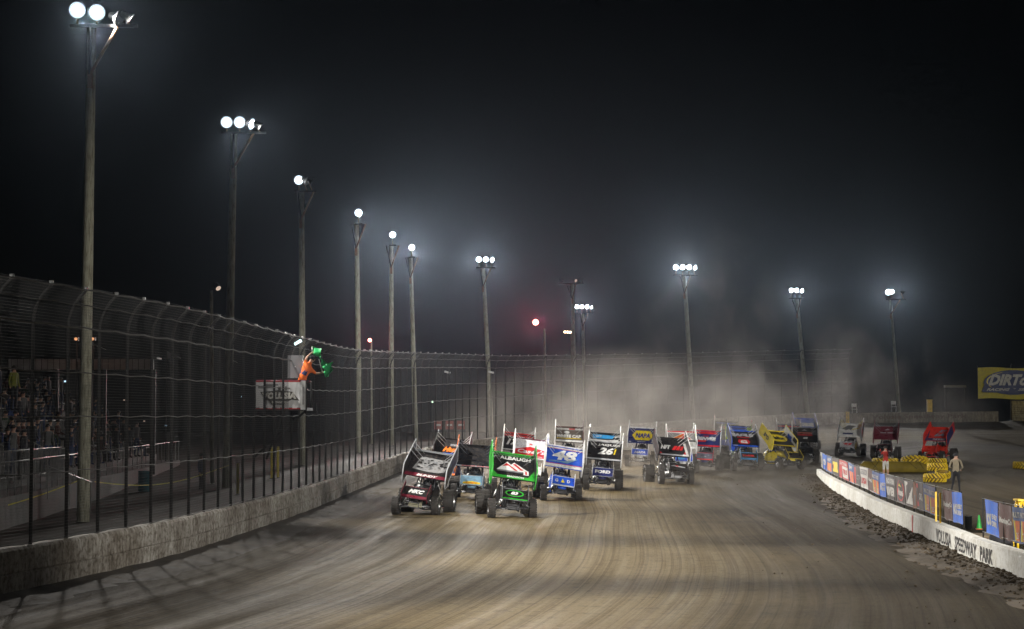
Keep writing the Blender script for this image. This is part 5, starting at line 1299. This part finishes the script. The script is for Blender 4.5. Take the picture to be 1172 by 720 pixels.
for px, py, h, lab in ((272, 566, 1.3, 'short yellow post beside a dark table behind the fence'), (311, 548, 1.5, 'left yellow post of the pair behind the wall'), (318, 547, 1.5, 'right yellow post of the pair behind the wall')):
    p = gnd(px, py); mb = MB(); mb.lathe([(.001, h), (.05, h - .01), (.06, h - .05), (.06, 0)], paint(.4, .32, .02, .6), None, 10); mb.box((0, 0, .01), (.2, .2, .02), darkm); o = mb.build('yellow_post'); o.location = p; tag(o, lab, 'post')
# reddish banners far behind the fence
for px, w_, lab in ((497, 10, 'left dull red banner on the back fence'), (510, 9, 'middle dull red banner on the back fence'), (523, 9, 'right dull red banner on the back fence')):
    p = at(px, 491.5, 128); mb = MB(); vs = []
    for i in range(7): vs += [(w_ / 18 * i / 6, .02 * math.sin(i * 2), 0), (w_ / 18 * i / 6, .02 * math.sin(i * 2), .55)]
    mb.add(vs, [(2 * i, 2 * i + 2, 2 * i + 3, 2 * i + 1) for i in range(6)], basic('dull_red', (.32, .10, .09), .7), True)
    mb.add([(0.08, -.03, .22), (.42, -.03, .22), (.42, -.03, .34), (.08, -.03, .34)], [(0, 1, 2, 3)], bwh)
    for x in (0, w_ / 18): mb.tube((x, .04, -1.5), (x, .04, .6), .02, dkgalv)
    o = mb.build('red_banner'); o.location = p; tag(o, lab, 'banner', 'dull red banners behind the turn fence')
for px, py, sx, Y, m_, lab in ((512, 426, 6, 150, lens_off, 'small tilted white floodlight housing behind the turn'), (562, 426, 6, 155, lens_off, 'small floodlight housing right of the first one behind the turn')):
    p = at(px, py, Y); mb = MB(); mb.box((0, 0, 0), (.45, .2, .14), WHT, Matrix.Rotation(R(15), 3, 'Y')); mb.tube((0, .12, 0), (0, .12, -7), .05, dkgalv); o = mb.build('small_floodlight'); o.location = p; tag(o, lab, 'floodlight')
p = at(495, 460, 140); mb = MB(); mb.lathe([(.001, 0), (.06, 0), (.07, .05), (.001, .08)], emis('green_white_lamp', (.7, 1, .7), 2.5), Matrix.Rotation(R(90), 4, 'X'), 10); mb.tube((0, .1, 0), (0, .1, -3.5), .03, darkm); mb.box((0, .1, 0), (.16, .12, .16), darkm)
o = mb.build('signal_lamp'); o.location = p; tag(o, 'tiny greenish white lamp shining through the fence before the turn', 'lamp')
# white fittings at the top of the distant frame
for px, py, Y, lab in ((978, 469, 171, 'small white folding chair on the bank above the gate wall'), (1023, 466, 173, 'small grey folding chair farther along the bank above the gate wall')):
    p = at(px, py + 5, Y); p.z = max(p.z, 2.9); mb = MB(); m_ = WHT if px < 1000 else SIL
    mb.box((0, 0, .42), (.42, .4, .04), m_); mb.box((0, .2, .75), (.42, .03, .3), m_)
    for sx in (-.19, .19): mb.tube((sx, -.18, 0), (sx, .2, .88), .018, m_); mb.tube((sx, .22, 0), (sx, -.15, .42), .018, m_)
    o = mb.build('folding_chair'); o.location = p; tag(o, lab, 'chair')
for (xa, ya, xb, yb_) in ((1081, 440.5, 1105, 443.5),):
    p = at(xa, yb_, 172); q = at(xb, ya, 172); mb = MB(); w_ = q.x - p.x
    mb.box((w_ / 2, 0, .1), (w_, .6, .2), basic('awning', (.18, .17, .15), .8))
    for x in (.05, w_ - .05): mb.tube((x, 0, 0), (x, 0, -2.7), .04, dkgalv)
    o = mb.build('awning'); o.location = p; tag(o, 'small grey awning behind the far right fence', 'awning')

# spectators : six bodies, copied into the rows
rs = random.Random(5)
shirts = [(.02, .02, .025), (.06, .05, .05), (.02, .03, .07), (.09, .03, .02), (.12, .12, .12), (.03, .05, .03)]
crowd_src = []
for i in range(6):
    seated = i % 2
    shirt = basic('crowd_shirt', shirts[i], .9)
    if seated:
        sk = person_skel(1.7, armL=((-.06, -.05, -.26), (.05, -.28, -.36)), armR=((.06, -.05, -.26), (-.05, -.28, -.36)), legs={-1: ((-.13, -.42, .86), (-.13, -.40, .46)), 1: ((.13, -.42, .86), (.13, -.40, .46))}, hands=False)
        J, E_ = sk; k = 1.7 / 1.75
        J2 = [(x, y, z - .0 if z > .2 else .42 * k + z, r, r2) for x, y, z, r, r2 in J]
        J2 = [(x, y, z - .42 * k, r, r2) for x, y, z, r, r2 in J2]; sk = (J2, E_)
        mf = lambda c: 3 if c.z > 1.02 and abs(c.x) < .16 else (2 if c.z > .55 else 1)
    else:
        arm = ((-.16, -.1, -.14), (-.05, -.2, .12)) if i == 2 else None
        sk = person_skel(1.65 + .04 * i, armL=arm, hands=False); mf = zones((1.65 + .04 * i) / 1.75)
    o = make_person('spectator in dark clothes in the unlit crowd on the grandstand', (0, 0, 0), 0, 1.7, sk, mf, [cloth_blk, cloth_blu if i % 3 else cloth_blk, shirt, skin], hat=(cloth_blk if i in (0, 3) else None), group='spectators in the dark grandstand')
    crowd_src.append((o, seated))
used = set()
for y in np.arange(55, 108, 1.05):
    for k in range(rows):
        if rs.random() > (.30 if y < 70 else .42): continue
        if sum(1 for _ in used) > 175: break
        yy = y + rs.uniform(-.3, .3); i = rs.randrange(6); src, seated = crowd_src[i]
        o = src if i not in used else copy_tree(src)
        used.add(i) if i not in used else used.add((y, k))
        X_ = stx(yy) - 1.3 - k * run - (.32 if seated else .15)
        o.location = (X_, yy, .95 + (k + 1) * rise); o.rotation_euler = (0, 0, R(70 + rs.uniform(-35, 25)))
# two who stand out
sk = person_skel(1.8, hands=False)
make_person('spectator in yellow green jacket at the top left of the crowd', at(15.5, 470, 80), R(60), 1.8, sk, zones(1.8 / 1.75, sleeve=.6), [cloth_blk, cloth_blk, basic('olive_jacket', (.16, .17, .02), .8), skin])
sk = person_skel(1.8)
pw = gnd(230, 560); o = make_person('spectator in blue shirt with a white letter standing behind the fence', (pw.x, pw.y, 0.0), R(75), 1.8, sk, zones(1.8 / 1.75), [cloth_blk, cloth_blk, basic('blue_shirt', (.01, .03, .12), .8), skin])
mb = MB(); vs, fs = text_geo('B', 0, .06); mb.add([(.16 - .0, -.06 + .12 * x, 1.15 + .2 * y) for x, y in vs], fs, cloth_wht)
for px, py in ((74.5, 436.5), (277, 454), (165, 482), (190, 487), (142, 458)):
    p = at(px, py, 78 if px < 100 else 95); mb = MB(); mb.box((0, 0, 0), (.075, .012, .05 if px != 74.5 else .06), phone_on if px in (74.5, 277, 190) else lens_dim); mb.box((0, .012, 0), (.085, .012, .06), darkm)
    o = mb.build('phone'); o.location = p; tag(o, 'tiny glowing phone screen held up in the dark crowd', 'phone', 'phone screens in the crowd')

# ------------------------------------------------------------------ dust and haze
def dust_mat(name, dens, col, aniso=.3, center=(0, 0, 0), size=(1, 1, 1), nscale=.25, thr=(.42, .72), seed=0.0, zp=1.0):
    m, nt, out = new_mat(name); L = nt.links.new
    pv = nd(nt, 'ShaderNodeVolumePrincipled', Anisotropy=aniso); pv.inputs['Color'].default_value = (*col, 1)
    geo = nd(nt, 'ShaderNodeTexCoord')
    # normalised position in the cloud
    sb = nd(nt, 'ShaderNodeVectorMath', operation='SUBTRACT'); sb.inputs[1].default_value = center; L(geo.outputs['Object'], sb.inputs[0])
    dv = nd(nt, 'ShaderNodeVectorMath', operation='DIVIDE'); dv.inputs[1].default_value = size; L(sb.outputs[0], dv.inputs[0])
    sx = nd(nt, 'ShaderNodeSeparateXYZ'); L(dv.outputs[0], sx.inputs[0]); prev = None
    for q in range(3):
        sq = nd(nt, 'ShaderNodeMath', operation='MULTIPLY'); L(sx.outputs[q], sq.inputs[0]); L(sx.outputs[q], sq.inputs[1])
        if prev is None: prev = sq
        else:
            ad_ = nd(nt, 'ShaderNodeMath', operation='ADD'); L(prev.outputs[0], ad_.inputs[0]); L(sq.outputs[0], ad_.inputs[1]); prev = ad_
    fo = nd(nt, 'ShaderNodeMapRange'); fo.interpolation_type = 'SMOOTHSTEP'
    fo.inputs['From Min'].default_value = 1.0; fo.inputs['From Max'].default_value = .0; L(prev.outputs[0], fo.inputs['Value'])
    ns = nd(nt, 'ShaderNodeTexNoise', Scale=nscale, Detail=5.0, Roughness=.6, Distortion=.6)
    mp = nd(nt, 'ShaderNodeMapping'); mp.inputs['Location'].default_value = (seed, seed, seed); mp.inputs['Scale'].default_value = (1, 1, .75); L(geo.outputs['Object'], mp.inputs[0]); L(mp.outputs[0], ns.inputs['Vector'])
    mr = nd(nt, 'ShaderNodeMapRange'); mr.inputs['From Min'].default_value = thr[0]; mr.inputs['From Max'].default_value = thr[1]; L(ns.outputs['Fac'], mr.inputs['Value'])
    a = nd(nt, 'ShaderNodeMath', operation='MULTIPLY'); L(mr.outputs[0], a.inputs[0]); L(fo.outputs[0], a.inputs[1])
    b = nd(nt, 'ShaderNodeMath', operation='MULTIPLY'); b.inputs[1].default_value = dens; L(a.outputs[0], b.inputs[0])
    L(b.outputs[0], pv.inputs['Density']); L(pv.outputs[0], out.inputs['Volume']); return m
def dust(c, s, dens, label, col=(.75, .62, .48), **kw):
    mb = MB(); m = dust_mat('dust', dens, col, center=c, size=s, **kw)
    n1, n2 = 14, 20; vs = []; 
    for i in range(n1 + 1):
        ph = math.pi * i / n1
        for j in range(n2):
            q = 2 * math.pi * j / n2; vs.append((c[0] + s[0] * math.sin(ph) * math.cos(q), c[1] + s[1] * math.sin(ph) * math.sin(q), c[2] + s[2] * math.cos(ph)))
    mb.add(vs, [(i * n2 + j, (i + 1) * n2 + j, (i + 1) * n2 + (j + 1) % n2, i * n2 + (j + 1) % n2) for i in range(n1) for j in range(n2)], m)
    o = mb.build('dust_cloud'); tag(o, label, 'dust', kind='stuff'); return o
dust((7.5, 127, .8), (14, 14, 7.5), .17, 'brown dust thrown up behind the leading cars', nscale=.26, seed=3, thr=(.42, .76), col=(.78, .73, .66))
dust((19, 140, 3), (16, 12, 9), .11, 'pale thinner dust drifting over the right part of the pack', nscale=.24, seed=8, col=(.76, .73, .70), thr=(.50, .76))
dust((13.5, 135, 8), (6, 6, 9.5), .035, 'faint column of dust rising against the night sky', nscale=.36, seed=1, col=(.7, .67, .64), thr=(.5, .76))
dust((5, 104, .3), (15, 24, 1.7), .022, 'thin dust hanging low over the track among the cars', nscale=.5, seed=12, thr=(.3, .7), col=(.74, .67, .58))
dust((7.2, 111.5, .5), (3.4, 2.6, 1.3), .35, 'low dust swirling around the wheels of the navy blue car', nscale=1.2, seed=5, thr=(.35, .65))
# haze
mb = MB(); mb.box((0, 0, 0), (600, 440, 25), darkm); hz = mb.build('haze'); hz.location = (5, 170, 11.0)
hm, nt, out = new_mat('night_haze'); pv = nd(nt, 'ShaderNodeVolumePrincipled', Density=.00005, Anisotropy=.92); pv.inputs['Color'].default_value = (.62, .78, 1, 1)
nt.links.new(pv.outputs[0], out.inputs['Volume']); hz.data.materials.clear(); hz.data.materials.append(hm)
tag(hz, 'thin night haze over the whole speedway', 'haze', kind='stuff')

# ------------------------------------------------------------------ world, sun, camera
w = bpy.data.worlds.new('World'); bpy.context.scene.world = w; w.use_nodes = True
nt = w.node_tree; bg = nt.nodes['Background']; sky = nt.nodes.new('ShaderNodeTexSky'); sky.sky_type = 'NISHITA'; sky.sun_disc = False
sky.sun_elevation = R(12); sky.sun_rotation = R(250); bg.inputs[1].default_value = .0002
nt.links.new(sky.outputs[0], bg.inputs[0])
l = bpy.data.lights.new('moon', 'SUN'); l.energy = .01; l.angle = R(.5); l.color = (.8, .88, 1); o = bpy.data.objects.new('moon', l); C.objects.link(o); o.rotation_euler = (R(50), 0, R(40))
cam = bpy.data.cameras.new('camera'); co = bpy.data.objects.new('camera', cam); C.objects.link(co); co.location = CAM; co.rotation_euler = (R(90) + PITCH, 0, 0)
cam.sensor_width = 36; cam.lens = 36 * FPX / 1172; cam.clip_end = 2000; cam.clip_start = .1
sc = bpy.context.scene; sc.camera = co
sc.view_settings.view_transform = 'Standard'; sc.view_settings.look = 'None'; sc.view_settings.exposure = 0; sc.view_settings.gamma = 1
sc.render.engine = 'CYCLES'; cy = sc.cycles
cy.use_denoising = True; cy.max_bounces = 4; cy.diffuse_bounces = 2; cy.glossy_bounces = 2; cy.volume_bounces = 0; cy.transparent_max_bounces = 16
cy.volume_step_rate = 4; cy.volume_max_steps = 40; cy.sample_clamp_indirect = 3; cy.use_adaptive_sampling = True; cy.adaptive_threshold = .02
